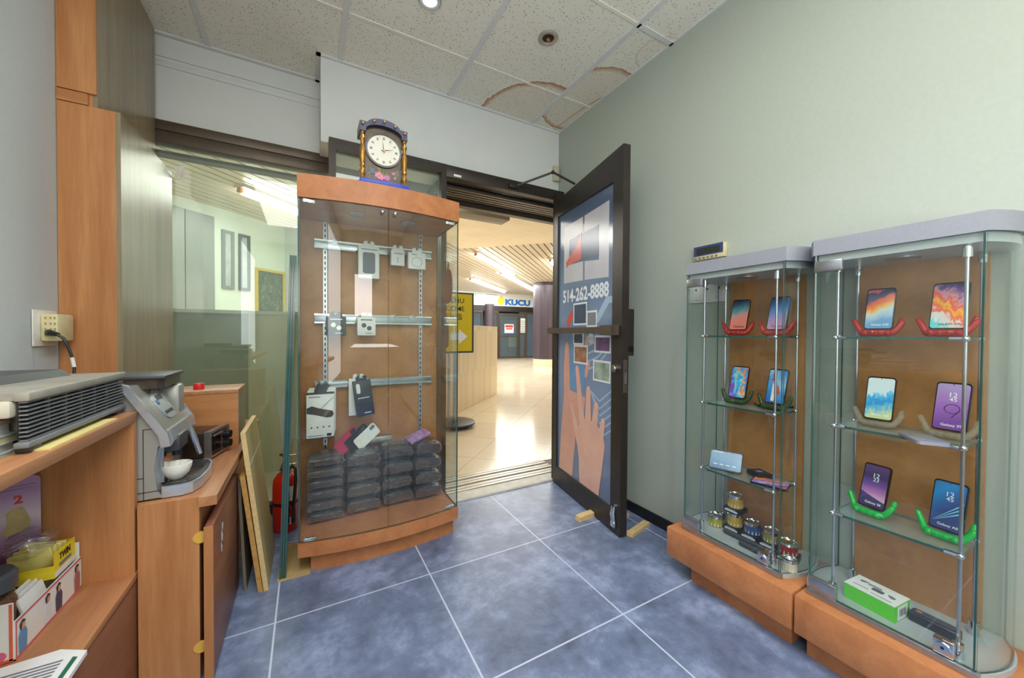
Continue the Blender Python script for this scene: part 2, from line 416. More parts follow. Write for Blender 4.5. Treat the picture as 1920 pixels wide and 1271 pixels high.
# perimeter angle and ceiling grid
def trim(n, boxes, m):
    b = B()
    for a, c in boxes: b.box(a, c)
    return struct('trim_%d' % n, b, m)
trim(1, [((0.05, YB-0.018, ZC-0.012), (XR, YB, ZC)), ((0.05, YB-0.018, ZC-0.012), (0.074, 2.74, ZC)), ((XL, 2.715, ZC-0.012), (0.074, 2.74, ZC))], M_tbar)
trim(2, [((XR-0.012, -2.6, ZC-0.006), (XR, YB, ZC))], M_tbar)
for i, (x, y1) in enumerate(((-0.49, 2.74), (0.178, YB), (0.860, YB), (1.532, YB))):
    trim(3+i, [((x-0.014, -2.6, ZC-0.006), (x+0.014, y1, ZC))], M_tbar)
trim(7, [((-0.49, 2.080, ZC-0.004), (XR, 2.096, ZC))], M_tbarw)
trim(8, [((0.178, 1.403, ZC-0.004), (1.532, 1.419, ZC))], M_tbarw)
trim(9, [((1.532, 1.397, ZC-0.006), (XR, 1.425, ZC))], M_tbar)
trim(10, [((XL, 0.72, ZC-0.004), (XR, 0.736, ZC))], M_tbarw)
# left shop window: header, pane and the outer shutter rails
b = B(); b.box((XL, 2.695, 2.215), (0.13, 2.76, 2.27), bev=0.004); b.box((XL, 2.69, 2.148), (0.13, 2.76, 2.211), bev=0.004); struct('trim_11', b, M_bronze2)
b = B()
for k in range(4): b.box((XL, 2.79+0.030*k, 2.122+0.004*k), (0.15, 2.808+0.030*k, 2.140+0.004*k))
struct('trim_12', b, M_bronze)
w1 = B(); w1.box((XL, 2.716, 0.06), (0.115, 2.724, 2.15), glassy=True); win = struct('window_1', w1, [M_frontglass, M_gedge])
fb = B(); fb.box((XL, 2.69, 0.0), (0.115, 2.75, 0.06)); obj('window_frame', fb, M_bronze, win)
# entrance: frame of the side light, header, shutter track, threshold
b = B(); b.box((0.113, 2.40, 0), (0.150, 2.47, 2.252)); b.box((0.785, 2.40, 0), (0.822, 2.47, 2.252)); b.box((0.150, 2.40, 2.190), (0.785, 2.47, 2.252)); b.box((0.150, 2.40, 0), (0.785, 2.47, 0.08))
fr = struct('window_2', b, M_bronze)
p = B(); p.box((0.150, 2.432, 0.08), (0.785, 2.440, 2.190), glassy=True); obj('glass_pane', p, [M_frontglass, M_gedge], fr)
b = B(); b.box((0.822, 2.40, 2.172), (XR, 2.50, 2.252), bev=0.003); b.box((1.645, 2.275, 0), (XR, 2.33, 2.172)); struct('trim_13', b, M_bronze)
b = B()
for k in range(5): b.box((0.822, 2.515+0.055*k, 2.148+0.005*k), (XR+0.2, 2.542+0.055*k, 2.166+0.005*k))
b.box((0.822, 2.80, 2.138), (XR+0.3, 2.86, 2.205)); struct('trim_14', b, M_bronze2)
b = B(); b.box((0.822, 2.505, 2.195), (XR+0.3, 2.86, 2.22)); struct('trim_15', b, M_dark)
b = B(); b.box((0.70, 2.30, -0.08), (XR, 2.42, 0.012), bev=0.004); struct('threshold', b, M_stone)
b = B()
for k in range(6): b.box((0.70, 2.425+0.05*k, -0.05), (XR, 2.462+0.05*k, 0.016-0.004*(k % 2)), bev=0.003)
struct('trim_16', b, M_track)
b = B(); b.box((1.735, 2.445, 2.35), (1.785, YB, 2.47), bev=0.006); s = obj('motion_sensor', b, M_beige); tag(s, 'small cream sensor box high in the corner above the open door', 'sensor')
b = B(); b.box((0.870, 2.392, 2.180), (0.925, 2.40, 2.196), bev=0.003); s = obj('door_magnet', b, M_plasticwhite); tag(s, 'little white contact magnet on the dark door header', 'magnet')

# ------------------------------------------------------------------ the mall outside
d45 = math.radians(45)
b = B(); b.box((-6, 2.72, -0.09), (16, 18, -0.002)); struct('floor_mall', b, M_mfloor)
# slatted ceiling running at 45 degrees, backed with black
b = B(); b.box((-8, 2.86, 3.02), (16, 18, 3.06)); struct('ceiling_mall_void', b, M_dark)
def clip(poly, n, c):
    out = []
    for i in range(len(poly)):
        p, q = poly[i], poly[(i+1) % len(poly)]; dp = n[0]*p[0]+n[1]*p[1]-c; dq = n[0]*q[0]+n[1]*q[1]-c
        if dp >= 0: out.append(p)
        if dp*dq < 0: k = dp/(dp-dq); out.append((p[0]+(q[0]-p[0])*k, p[1]+(q[1]-p[1])*k))
    return out
b = B(); h2 = math.sqrt(0.5); pitch_s = 0.142
for k in range(-85, 70):
    o = k*pitch_s  # offset along (1,-1)/sqrt2
    for lo, hi in (((9.85*h2 if o > -4.4*h2 else 3.2*h2), 20.0),):
        q = [(h2*o+h2*lo, -h2*o+h2*lo), (h2*(o+0.118)+h2*lo, -h2*(o+0.118)+h2*lo), (h2*(o+0.118)+h2*hi, -h2*(o+0.118)+h2*hi), (h2*o+h2*hi, -h2*o+h2*hi)]
        for n, c in (((0, 1), 2.945), ((0, -1), -18), ((1, 0), -8), ((-1, 0), -16)): q = clip(q, n, c) if len(q) > 2 else q
        if len(q) > 2: b.prism(q, 2.90, 2.915)
struct('ceiling_mall_slats', b, plain('pale_slat', (214, 200, 178), 0.4, 0.1))
q = [(-6, 2.86), (16, 2.86), (16, -6.15), (-6.15, 16)]
q = clip(clip(clip([(-8, 2.945), (16, 2.945), (16, 18), (-8, 18)], (-1, -1), -9.85), (1, -1), -4.4), (-1, 0), -9)
b = B(); b.prism(q, 2.84, 2.90); struct('ceiling_mall_soffit', b, plain('beige_soffit', (238, 224, 200), 0.7, 0, 0.05, 3))
b = B(); b.box((-8, 2.90, 2.21), (16, 2.94, 3.06)); struct('wall_mall_front', b, M_wall)
# half wall of narrow wood strips at 45 degrees
M_strip = strips_mat('pale_bamboo_strips', (232, 208, 164), (246, 226, 186), (200, 170, 128), math.radians(-45), 0.075, 0.35, 0.05, 0.62)
def diag(x, y, t): return (x - t*h2, y + t*h2)
b = B(); a, c = (0.62, 3.665), (3.085, 6.13); b.prism([a, c, diag(*c, 0.10), diag(*a, 0.10)], 0, 1.245)
struct('wall_mall_half', b, M_strip)
b = B(); b.box((-3.0, 3.55, 0), (-0.40, 3.63, 1.26)); struct('wall_mall_parapet', b, plain('sage_panel', (128, 134, 104), 0.4, 0, 0.05, 4))
b = B(); b.box((-0.40, 3.52, 0), (0.60, 3.60, 1.26)); struct('wall_mall_parapet_end', b, plain('beige_laminate', (196, 186, 142), 0.4, 0, 0.05, 4))
b = B(); b.box((-3.0, 3.50, 1.26), (0.62, 3.65, 1.285)); struct('trim_17', b, plain('pale_ledge', (204, 206, 188), 0.4))
M_mwall = plain('pale_green_wall', (214, 224, 210), 0.55, 0, 0.03, 4)
a, c = (-4.5, 3.62), (-0.33, 7.45)
def off(p, q, t):
    d = (Vector(q)-Vector(p)).normalized(); return [(p[0]-d.y*t, p[1]+d.x*t), (q[0]-d.y*t, q[1]+d.x*t)]
o2 = off(a, c, 0.15); b = B(); b.prism([a, c, o2[1], o2[0]], 0, 3.0); struct('wall_mall_left', b, M_mwall)
a2, c2 = (-0.33, 7.45), (0.85, 6.27); o2 = off(a2, c2, 0.15); b = B(); b.prism([a2, c2, o2[1], o2[0]], 0, 3.0); struct('wall_mall_return', b, plain('cool_grey_wall', (196, 206, 206), 0.5, 0, 0.03, 4))
# grey service door in the left mall wall
ux = (Vector(c)-Vector(a)).normalized(); Fm = frame((a[0], a[1], 0), (ux.x, ux.y, 0), (0, 0, 1))
L1 = (Vector(c)-Vector(a)).length
b = B().at(Fm); b.box((L1-2.6, 0, 0.001), (L1-1.50, 2.75, 0.03)); b.box((L1-1.485, 0, 0.001), (L1-1.13, 2.75, 0.025)); dr = struct('door_2', b, plain('grey_service_door', (136, 140, 138), 0.4))
def picture(name, label, x, z, w, h, Fm, fm, pm, cat='picture', group=None):
    t = thing(name, label, cat, Fm @ Vector((x, z, 0.0)), (0, 0, 0), group)
    b = B().at(Fm)
    for p0, p1 in (((x-w/2, z-h/2), (x+w/2, z-h/2+0.04)), ((x-w/2, z+h/2-0.04), (x+w/2, z+h/2)), ((x-w/2, z-h/2+0.04), (x-w/2+0.04, z+h/2-0.04)), ((x+w/2-0.04, z-h/2+0.04), (x+w/2, z+h/2-0.04))):
        b.box((p0[0], p0[1], 0.002), (p1[0], p1[1], 0.03))
    obj('picture_frame', b, fm, t, world=True)
    b = B().at(Fm); b.box((x-w/2+0.03, z-h/2+0.03, 0.002), (x+w/2-0.03, z+h/2-0.03, 0.012)); obj('print', b, pm, t, world=True)
M_print = burl('faded_print', (150, 158, 160), (206, 212, 206), 0.5, 4)
picture('framed_notice', 'pale framed notice on the mall wall, left of two', L1-0.94, 2.18, 0.17, 0.85, Fm, M_grey, M_print)
picture('framed_notice', 'pale framed notice on the mall wall, nearer the corner', L1-0.70, 2.18, 0.17, 0.85, Fm, M_dgrey, M_print)
u2 = (Vector(c2)-Vector(a2)).normalized(); Fr = frame((a2[0], a2[1], 0), (u2.x, u2.y, 0), (0, 0, 1))
t = NT('grass_print'); v = t.coord('Object', (1, 1, 0.35)); nz = t.noise(v, 26, 6, 0.7, 1.5)
t.bsdf(t.ramp(nz, [(0.35, lin((40, 52, 50))), (0.55, lin((84, 98, 78))), (0.7, lin((150, 156, 96)))]), 0.3); M_grass = t.m
picture('landscape_picture', 'dark grass picture in a yellow frame behind the shop window', L1-0.27, 1.74, 0.52, 0.80, Fm, plain('mustard_frame', (206, 176, 84), 0.4), M_grass)

# fluorescent fittings in the mall ceiling
M_tube = emit('lit_tube', (1.0, 1.0, 0.98), 22.0)
def fluo(label, p, q, w=0.16, z=2.90):
    P, Q = Vector(p), Vector(q); u = (Q-P).normalized(); Ln = (Q-P).length
    t = thing('fluorescent_light', label, 'ceiling light', (p[0], p[1], z), (0, 0, math.atan2(u.y, u.x)), 'mall ceiling lights')
    b = B(); b.box((0, -w/2, -0.03), (Ln, w/2, 0)); obj('housing', b, plain('light_housing', (236, 232, 222), 0.5), t)
    b = B(); b.tube([(0.05, 0, -0.06), (Ln-0.05, 0, -0.06)], 0.045, 10); obj('tube', b, M_tube, t)
    for x in (0.0, Ln-0.05): b = B(); b.box((x, -0.03, -0.09), (x+0.05, 0.03, -0.03)); obj('tube_holder', b, plain('orange_holder', (226, 140, 80), 0.5), t)
fluo('lit fluorescent tube nearest the doorway, above the wooden half wall', (3.21, 7.45), (5.35, 9.59))
fluo('lit fluorescent tube left of the purple column, second from the doorway', (4.85, 9.45), (8.6, 13.2), 0.3)
fluo('lit fluorescent tube furthest left, above the yellow sign', (4.55, 11.0), (7.2, 13.65), 0.3)
fluo('lit fluorescent tube cut off by the open glass door', (5.0, 7.2), (7.2, 9.4))
fluo('lit fluorescent tube seen through the left shop window', (-0.72, 5.55), (0.15, 6.42))
b = B(); b.box((1.60, 4.22, 2.58), (2.30, 4.46, 2.66), bev=0.01); b.box((1.58, 4.20, 2.655), (2.32, 4.48, 2.675)); o = obj('hanging_fixture', b, [plain('dusty_fixture', (132, 122, 104), 0.6)]); tag(o, 'dusty grey box fixture under the beige mall soffit', 'ceiling fixture')
for x in (1.75, 2.15): b = B(); b.cyl((x, 4.34, 2.67), (x, 4.34, 2.84), 0.01, 8); obj('suspension_rod', b, M_dgrey, o)

# columns
def column(label, x, y, r, top=2.90):
    t = thing('round_column', label, 'column', (x, y, 0), (0, 0, 0), 'mall columns')
    m = strips_mat('plum_column_metal', (62, 52, 58), (92, 80, 88), (48, 40, 46), 0, 0.11, 0.3, 0.04)
    b = B(); b.lathe([(r*0.98, 0.0), (r*0.98, 0.24)], seg=40); obj('column_base', b, M_strip, t)
    b = B(); b.lathe([(r*0.96, 0.24), (r, 0.25), (r, top-0.35), (r*0.985, top-0.35), (r*0.985, top-0.33), (r, top-0.33), (r, top), (0, top)], seg=40); obj('column_shaft', b, m, t)
column('thick plum coloured column right of the shop with the blue sign', 7.42, 10.9, 0.46)
column('plum coloured column behind the half wall, left of the shop door', 6.48, 13.6, 0.19, 2.30)

# shop across the mall
YS = 14.68
Fs = frame((6.0, YS, 0), (1, 0, 0), (0, 0, 1))
b = B(); b.box((2.0, YS+0.9, 0), (14, YS+1.0, 3.0)); struct('wall_mall_far', b, plain('dim_blue_interior', (56, 84, 112), 0.6, 0, 0.2, 2))
t = thing('shop_front', 'far shop front with a white sign band and blue letters', 'shop front', (8.5, YS, 0))
M_band = plain('white_sign_band', (236, 240, 238), 0.4)
b = B(); b.box((4.5, YS, 2.34), (13, YS+0.12, 2.92)); obj('sign_band', b, M_band, t, world=True)
b = B()
for z in (2.45, 2.57, 2.69, 2.81): b.box((6.84, YS-0.012, z), (7.36, YS+0.01, z+0.02))
obj('band_groove', b, M_grey, t, world=True)
b = B(); b.box((4.5, YS-0.05, 2.34), (6.82, YS, 2.92)); pn = obj('neighbour_sign', b, plain('pale_sign', (226, 238, 240), 0.4), t, world=True)
lettering('ku', plain('teal_ink', (132, 190, 190), 0.5), pn, frame((6.42, YS-0.051, 2.68), (1, 0, 0), (0, 0, 1)), h=0.20)
b = B(); b.at(frame((7.56, YS-0.004, 2.56), (1, 0, 0), (0, 0, 1))).circ(0, 0, 0.17, 0.02); b.circ(0, 0.19, 0.04, 0.02); sn = obj('yellow_emblem', b, M_yellow, t, world=True)
lettering('KUCU', M_blue_ink, t, frame((8.43, YS-0.002, 2.53), (1, 0, 0), (0, 0, 1)), w=1.32, h=0.28, bold=0.06, d=0.01, world=True)
def metal_frame(name, x0, x1, z0, z1, w, parent):
    b = B(); b.box((x0, YS-0.03, z0), (x0+w, YS+0.05, z1)); b.box((x1-w, YS-0.03, z0), (x1, YS+0.05, z1)); b.box((x0+w, YS-0.03, z1-w), (x1-w, YS+0.05, z1)); b.box((x0+w, YS-0.03, z0), (x1-w, YS+0.05, z0+w)); return obj(name, b, M_bronze2, parent, world=True)
dfr = metal_frame('door_frame', 7.46, 8.48, 0, 2.02, 0.08, t)
b = B(); b.box((7.54, YS-0.02, 0.98), (8.40, YS+0.03, 1.03)); obj('door_rail', b, M_bronze2, dfr)
M_shopglass = glass('shop_door_glass', (0.75, 0.85, 0.92), 1.5, 0.02, 0.06)
b = B(); b.box((7.54, YS, 0.08), (8.40, YS+0.01, 1.94), glassy=True); obj('door_glass', b, [M_shopglass, M_gedge], t, world=True)
for x0, x1 in ((7.16, 7.44), (8.50, 8.86), (8.86, 10.6), (5.4, 6.66)):
    metal_frame('window_frame', x0, x1, 0, 2.10, 0.06, t)
    b = B(); b.box((x0+0.06, YS, 0.06), (x1-0.06, YS+0.01, 2.04), glassy=True); obj('window_glass', b, [M_shopglass, M_gedge], t, world=True)
b = B(); b.box((4.5, YS-0.02, 2.10), (13, YS+0.08, 2.34)); obj('header_beam', b, M_bronze, t, world=True)
b = B(); b.box((7.73, YS-0.042, 1.14), (8.20, YS-0.034, 1.54)); nt = tag(obj('paper_notice', b, M_card), 'white and red paper notice on the far shop door', 'notice', None)
b = B().at(frame((7.965, YS-0.0425, 1.44), (1, 0, 0), (0, 0, 1))); b.rect(-0.2, -0.05, 0.2, 0.06); b.rect(-0.16, -0.14, 0.16, -0.08); obj('red_print', b, M_red_ink, nt)
b = B(); b.box((8.56, YS-0.042, 1.16), (8.80, YS-0.034, 1.82)); nt = tag(obj('paper_notice', b, M_card), 'tall white price sheet on the glass right of the far shop door', 'notice')
b = B().at(frame((8.68, YS-0.0425, 1.48), (1, 0, 0), (0, 0, 1)))
for k in range(7): b.rect(-0.11, -0.28+0.08*k, 0.11, -0.25+0.08*k)
obj('printed_lines', b, M_grey_ink, nt)
b = B(); b.box((8.1, YS+0.25, 0.5), (8.7, YS+0.30, 1.0), bev=0.01); o = obj('notice_easel', b, plain('olive_panel', (130, 128, 84), 0.6)); tag(o, 'olive board on legs inside the far shop behind its door', 'easel')
for x in (8.12, 8.62): b = B(); b.box((x, YS+0.27, 0), (x+0.06, YS+0.29, 0.5)); obj('leg', b, M_dgrey, o)

# yellow welcome sign on its stand
t = thing('welcome_sign', 'yellow welcome sign with a white arrow on a round black stand', 'sign', (1.62, 4.15, 0))
b = B(); b.lathe([(0, 0.03), (0.24, 0.03), (0.25, 0.04), (0.25, 0.055), (0.22, 0.065), (0, 0.068)], (1.55, 4.22, 0), 36); obj('base', b, M_dgrey, t, world=True)
for k in range(4): a_ = k*PI/2+0.5; b = B(); b.cyl((1.55+0.19*math.cos(a_), 4.22+0.19*math.sin(a_), 0), (1.55+0.19*math.cos(a_), 4.22+0.19*math.sin(a_), 0.035), 0.02, 10); obj('foot', b, M_black, t, world=True)
b = B(); b.box((1.455, 4.17, 0.06), (1.475, 4.19, 0.92)); b.box((1.525, 4.17, 0.06), (1.565, 4.20, 0.92)); obj('pole', b, M_steel, t, world=True)
b = B(); b.box((1.16, 4.15, 0.885), (1.77, 4.20, 1.605), bev=0.004); obj('sign_box', b, M_dgrey, t, world=True)
b = B(); b.box((1.18, 4.146, 0.905), (1.745, 4.151, 1.585)); obj('yellow_face', b, plain('sign_yellow', (226, 196, 24), 0.45, 0, 0.02), t, world=True)
Fy = frame((1.45, 4.1458, 1.2), (1, 0, 0), (0, 0, 1))
lettering('BIENVENU', M_black_ink, t, Fy @ T(-0.01, 0.305), w=0.40, h=0.055, bold=0.004, world=True)
lettering('WELCOME', M_black_ink, t, Fy @ T(-0.005, 0.21), w=0.40, h=0.055, bold=0.004, world=True)
lettering('歡迎光臨', M_black_ink, t, Fy @ T(0.0, 0.115), w=0.33, world=True)
b = B().at(Fy); b.poly([(0.02, -0.16), (0.02, -0.08), (0.13, -0.08), (0.13, -0.035), (0.235, -0.12), (0.13, -0.205), (0.13, -0.16)], 0.0012); obj('arrow', b, M_white, t, world=True)
b = B().at(Fy); b.poly([(-0.2, -0.25), (-0.02, -0.25), (0.0, -0.23), (0.0, 0.03), (-0.03, 0.05), (-0.2, 0.05)], 0.0012); obj('dark_patch', b, M_dgrey, t, world=True)

# ------------------------------------------------------------------ tall glass display cabinet
X0, X1, YF, YBK = -0.036, 0.735, 1.94, 2.325
def arc(x0, x1, y, s, n=17, xm=None, hw=None):
    xm = (X0+X1)/2; hw = (X1-X0)/2
    return [(x0+(x1-x0)*i/(n-1), y - s*(1-min(1, ((x0+(x1-x0)*i/(n-1))-xm)**2/hw**2))) for i in range(n)]
cab = thing('display_cabinet', 'tall bow-fronted glass display cabinet with cherry wood top and base', 'display cabinet', ((X0+X1)/2, 2.12, 0))
def cpart(name, b, m, parent=cab, **k): return obj(name, b, m, parent, world=(parent is cab), **k)
b = B(); b.prism(arc(X0+0.05, X1-0.015, 1.975, 0.05)+[(X1-0.015, YBK), (X0+0.05, YBK)], 0, 0.085); cpart('plinth', b, M_burl)
b = B(); b.prism(arc(X0-0.002, X1+0.002, YF, 0.05)+[(X1+0.002, YBK), (X0-0.002, YBK)], 0.085, 0.150); cpart('base_slab', b, M_burl)
b = B(); b.prism(arc(X0-0.002, X1+0.002, YF, 0.05)+[(X1+0.002, YBK), (X0-0.002, YBK)], 1.733, 1.840); top = cpart('top_fascia', b, M_burl)
b = B(); b.box((X0+0.004, 2.312, 0.150), (X1-0.004, YBK, 1.733)); cpart('back_panel', b, M_burlb)
for nm, x in (('side_pane', X0), ('side_pane', X1-0.007)):
    b = B(); b.box((x, YF+0.006, 0.152), (x+0.007, 2.312, 1.733), glassy=True); cpart(nm, b, [M_glass, M_gedge])
xm = 0.352
for x0, x1, lx in ((X0+0.002, xm-0.0015, X0+0.02), (xm+0.0015, X1-0.002, X1-0.075)):
    b = B(); b.strip(arc(x0, x1, YF+0.002, 0.05), 0.156, 1.728, 0.006); dp = cpart('glass_door', b, [M_glass, M_gedge])
    b = B(); b.box((lx, YF-0.006, 1.712), (lx+0.05, YF+0.006, 1.728), bev=0.002); obj('hinge', b, M_chrome, dp)
    b = B(); b.box((lx, YF-0.006, 0.154), (lx+0.05, YF+0.006, 0.170), bev=0.002); obj('hinge', b, M_chrome, dp)
    kx = xm+(-0.03 if x0 < 0.1 else 0.03)
    b = B(); b.ball((kx, YF-0.058, 1.705), 0.010); b.cyl((kx, YF-0.05, 1.705), (kx, YF-0.04, 1.705), 0.005, 8); obj('knob', b, M_chrome, dp)
for cx, cy in ((0.224, 2.07), (0.494, 2.094)):
    b = B(); b.lathe([(0.0, 0), (0.030, 0), (0.038, 0.004), (0.038, 0.010), (0, 0.010)], (cx, cy, 1.722), 24); obj('puck_light', b, M_silver, top)
for x in (0.089, 0.621):
    b = B(); b.box((x-0.010, 2.302, 0.16), (x+0.010, 2.312, 1.73)); sl = cpart('slotted_standard', b, M_steel)
    b = B()
    for k in range(52): b.box((x-0.003, 2.3005, 0.175+0.030*k), (x+0.003, 2.3025, 0.192+0.030*k))
    obj('slot', b, M_dark, sl)
for z0, z1 in ((1.583, 1.628), (1.172, 1.220), (0.813, 0.850), (0.388, 0.446)):
    b = B(); b.box((0.036, 2.290, z0), (0.686, 2.302, z1), bev=0.002); cpart('display_rail', b, M_steel)
    b = B(); b.box((0.036, 2.283, z0-0.002), (0.686, 2.291, z0+0.006)); b.box((0.036, 2.283, z1-0.006), (0.686, 2.291, z1+0.002)); cpart('rail_lip', b, M_chrome)
def hook(x, z, y0=2.19):
    b = B(); b.tube([(x, 2.292, z), (x, y0+0.02, z), (x, y0, z+0.012)], 0.0022, 6); b.box((x-0.012, 2.281, z-0.012), (x+0.012, 2.285, z+0.014)); cpart('wire_hook', b, M_steel)
for x, z in ((0.135, 1.62), (0.306, 1.622), (0.466, 1.612), (0.577, 1.612), (0.139, 1.212), (0.294, 1.218), (0.45, 1.212), (0.56, 1.212), (0.075, 0.842), (0.265, 0.868)): hook(x, z)
# heart leaf sticker on the right glass
b = B().at(frame((X1+0.0005, 2.12, 1.40), (0, 1, 0), (0, 0, 1)))
pts = [(0.085*math.cos(a)*(1-0.12*math.sin(a)), 0.105*math.sin(a)) for a in [2*PI*i/30 for i in range(30)]]
pts[7] = (0.0, 0.15); pts[8] = (-0.02, 0.125)
b.poly(pts, 0.0008); cpart('leaf_sticker', b, plain('rust_sticker', (166, 92, 72), 0.5), label='rust red leaf shaped sticker')

# hanging packages
def package(label, name, cat, x0, x1, z0, z1, y, th, m, group='hanging packages', tilt=0.0, tabm=None):
    cx, cz = (x0+x1)/2, z1; w, h = x1-x0, z1-z0
    t = thing(name, label, cat, (cx, y, cz), (0, tilt, 0), group)
    b = B(); b.box((-w/2, -th/2, -h), (w/2, th/2, 0), bev=min(0.003, th/3)); obj('box', b, m, t)
    b = B(); b.at(frame((0, -th/2+0.0005, 0.0), (1, 0, 0), (0, 0, 1)))
    b.poly([(-0.03, -0.002), (0.03, -0.002), (0.028, 0.02), (0.02, 0.026), (0.008, 0.026), (0.008, 0.012), (-0.008, 0.012), (-0.008, 0.026), (-0.02, 0.026), (-0.028, 0.02)], 0.001); obj('hang_tab', b, tabm or m, t)
    return t, frame((0, -th/2-0.0002, -h/2), (1, 0, 0), (0, 0, 1)), w, h
def rrect(w, h, r, cx=0, cy=0, n=5):
    out = []
    for sx, sy, a0 in ((1, 1, 0), (-1, 1, PI/2), (-1, -1, PI), (1, -1, 3*PI/2)):
        for i in range(n+1): a = a0+PI/2*i/n; out.append((cx+sx*(w/2-r)+r*math.cos(a), cy+sy*(h/2-r)+r*math.sin(a)))
    return out
def lines(F, specs, m, parent, name='printed_lines'):
    b = B().at(F)
    for x0, y0, x1, y1 in specs: b.rect(x0, y0, x1, y1, 0.0005)
    return obj(name, b, m, parent)
t, F, w, h = package('tall white box with a dark phone case window on the top rail', 'phone_case_box', 'box', 0.251, 0.362, 1.426, 1.608, 2.235, 0.035, M_card)
b = B().at(F); b.poly(rrect(0.066, 0.118, 0.012, 0, -0.005)); obj('window_print', b, plain('slate_case', (92, 98, 110), 0.4), t)
lines(F, [(-0.04, 0.068, 0.045, 0.073), (-0.02, -0.082, 0.02, -0.079), (-0.03, 0.0, 0.03, 0.001)], M_grey_ink, t)
t, F, w, h = package('small white box on the top rail, left of the one with a ring', 'cable_box', 'box', 0.427, 0.504, 1.513, 1.604, 2.235, 0.03, M_card)
lines(F, [(-0.02, 0.022, 0.03, 0.026)], M_grey_ink, t)
b = B().at(F); b.poly([(-0.003, -0.03), (-0.003, -0.005), (-0.008, 0.002), (0.008, 0.002), (0.003, -0.005), (0.003, -0.03)]); obj('plug_print', b, plain('pale_grey_print', (190, 190, 188), 0.5), t)
t, F, w, h = package('small white box with a thin ring printed on it, right end of the top rail', 'cable_box', 'box', 0.525, 0.629, 1.502, 1.600, 2.235, 0.035, M_card)
b = B().at(F)
for i in range(32):
    a0, a1 = 2*PI*i/32, 2*PI*(i+1)/32
    b.poly([(0.028*math.cos(a0), 0.028*math.sin(a0)-0.008), (0.030*math.cos(a0), 0.030*math.sin(a0)-0.008), (0.030*math.cos(a1), 0.030*math.sin(a1)-0.008), (0.028*math.cos(a1), 0.028*math.sin(a1)-0.008)])
obj('ring_print', b, M_grey_ink, t); lines(F, [(-0.03, 0.034, 0.0, 0.038)], M_grey_ink, t)
for lab, m, x0, x1, ink, budm in (('black earbud box hanging on the middle rail, left of the white one', M_dgrey, 0.090, 0.188, M_white, M_plasticwhite), ('white earbud box with two dark earbuds on the middle rail', M_card, 0.245, 0.342, M_black_ink, M_dgrey)):
    t, F, w, h = package(lab, 'earbud_box', 'box', x0, x1, 1.104, 1.206, 2.235, 0.04, m)
    lines(F, [(-0.03, 0.034, 0.03, 0.039), (-0.005, -0.04, 0.03, -0.037)], ink, t)
    for cx, cy in ((-0.014, 0.006), (0.014, -0.010)):
        b = B().at(F); b.circ(cx, cy, 0.0125, 0.002); b.circ(cx+0.002, cy-0.003, 0.006, 0.004); obj('earbud', b, budm, t)
# the row of white packs at the left of the third rail
for k in range(3):
    lab = ('white glossy pack with a black curved gadget print, lower rail', 'plain white pack hung second behind the curved gadget pack', 'plain white pack hung last behind the curved gadget pack')[k]
    t, F, w, h = package(lab, 'gadget_pack', 'pack', -0.004+0.006*k, 0.128+0.006*k, 0.558+0.012*k, 0.804+0.008*k, 2.205+0.027*k, 0.022, M_card, 'white packs on the lower rail', tabm=M_dgrey)
    if k == 0:
        b = B().at(F); b.poly([(-0.064, 0.042), (-0.04, 0.052), (0.0, 0.036), (0.04, 0.026), (0.058, 0.020), (0.063, 0.004), (0.055, -0.012), (0.03, -0.014), (0.0, -0.004), (-0.03, 0.006), (-0.064, 0.014)]); obj('gadget_print', b, M_dgrey, t)
        b = B().at(F); b.poly([(0.0, 0.034), (0.06, 0.094), (0.061, 0.092), (0.002, 0.032)]); b.rect(0.03, -0.112, 0.052, -0.098)
        for i in range(4): b.circ(-0.042+0.028*i, -0.062, 0.004)
        obj('line_print', b, M_black_ink, t)
        lines(F, [(-0.055, 0.096, 0.0, 0.101), (-0.058, -0.108, 0.015, -0.104)], M_grey_ink, t)
        b = B().at(F); b.rect(-0.066, 0.112, 0.066, 0.123); b.rect(-0.066, -0.123, 0.066, -0.116); obj('dark_band', b, M_dgrey, t)
t, F, w, h = package('white card with a clear phone case, hung behind the navy case', 'phone_case_box', 'box', 0.203, 0.303, 0.655, 0.862, 2.245, 0.02, M_card, tilt=0.0)
t, F, w, h = package('navy phone case card tilted in front of the white card, lower rail', 'phone_case_pack', 'pack', 0.216, 0.312, 0.655, 0.855, 2.205, 0.018, plain('navy_case', (44, 50, 66), 0.35), tilt=math.radians(-7))
b = B().at(F); b.poly(rrect(0.020, 0.055, 0.009, -0.022, 0.056)); obj('camera_cutout', b, M_card, t)
lines(F, [(-0.03, 0.0, 0.03, 0.004), (-0.005, -0.085, 0.03, -0.081)], M_white, t)

# bags of black pouches in clear film
def bag_mesh(film):
    tb = bmesh.new(); bmesh.ops.create_cube(tb, size=1.0); bmesh.ops.subdivide_edges(tb, edges=tb.edges, cuts=9, use_grid_fill=True)
    rnd = random.Random(3 if film else 5)
    for v in tb.verts:
        x, y, z = v.co*2
        k = 1-0.42*max(abs(x), abs(y))**4+(0.05*math.sin(23*y+5*x) if film else 0)
        amp = 0.05 if film else 0.03
        n = math.sin(9*x+3*z)*math.sin(7*y+2*x)+0.6*math.sin(17*x-5*y)+0.35*rnd.uniform(-1, 1)
        v.co = Vector((x*(0.5-0.03*z*z)+0.012*n, y*(0.5-0.03*z*z)+0.012*n, z*0.5*k+amp*n*0.5))
        if not film: v.co *= 0.93
    b = B(); b.merge(tb); return b
film_me = mesh_of(bag_mesh(True), 'clear_film', M_wrap, 60); pouch_me = mesh_of(bag_mesh(False), 'black_pouch', plain('black_fabric', (16, 17, 21), 0.42, 0, 0.3, 20, 0.5), 60)
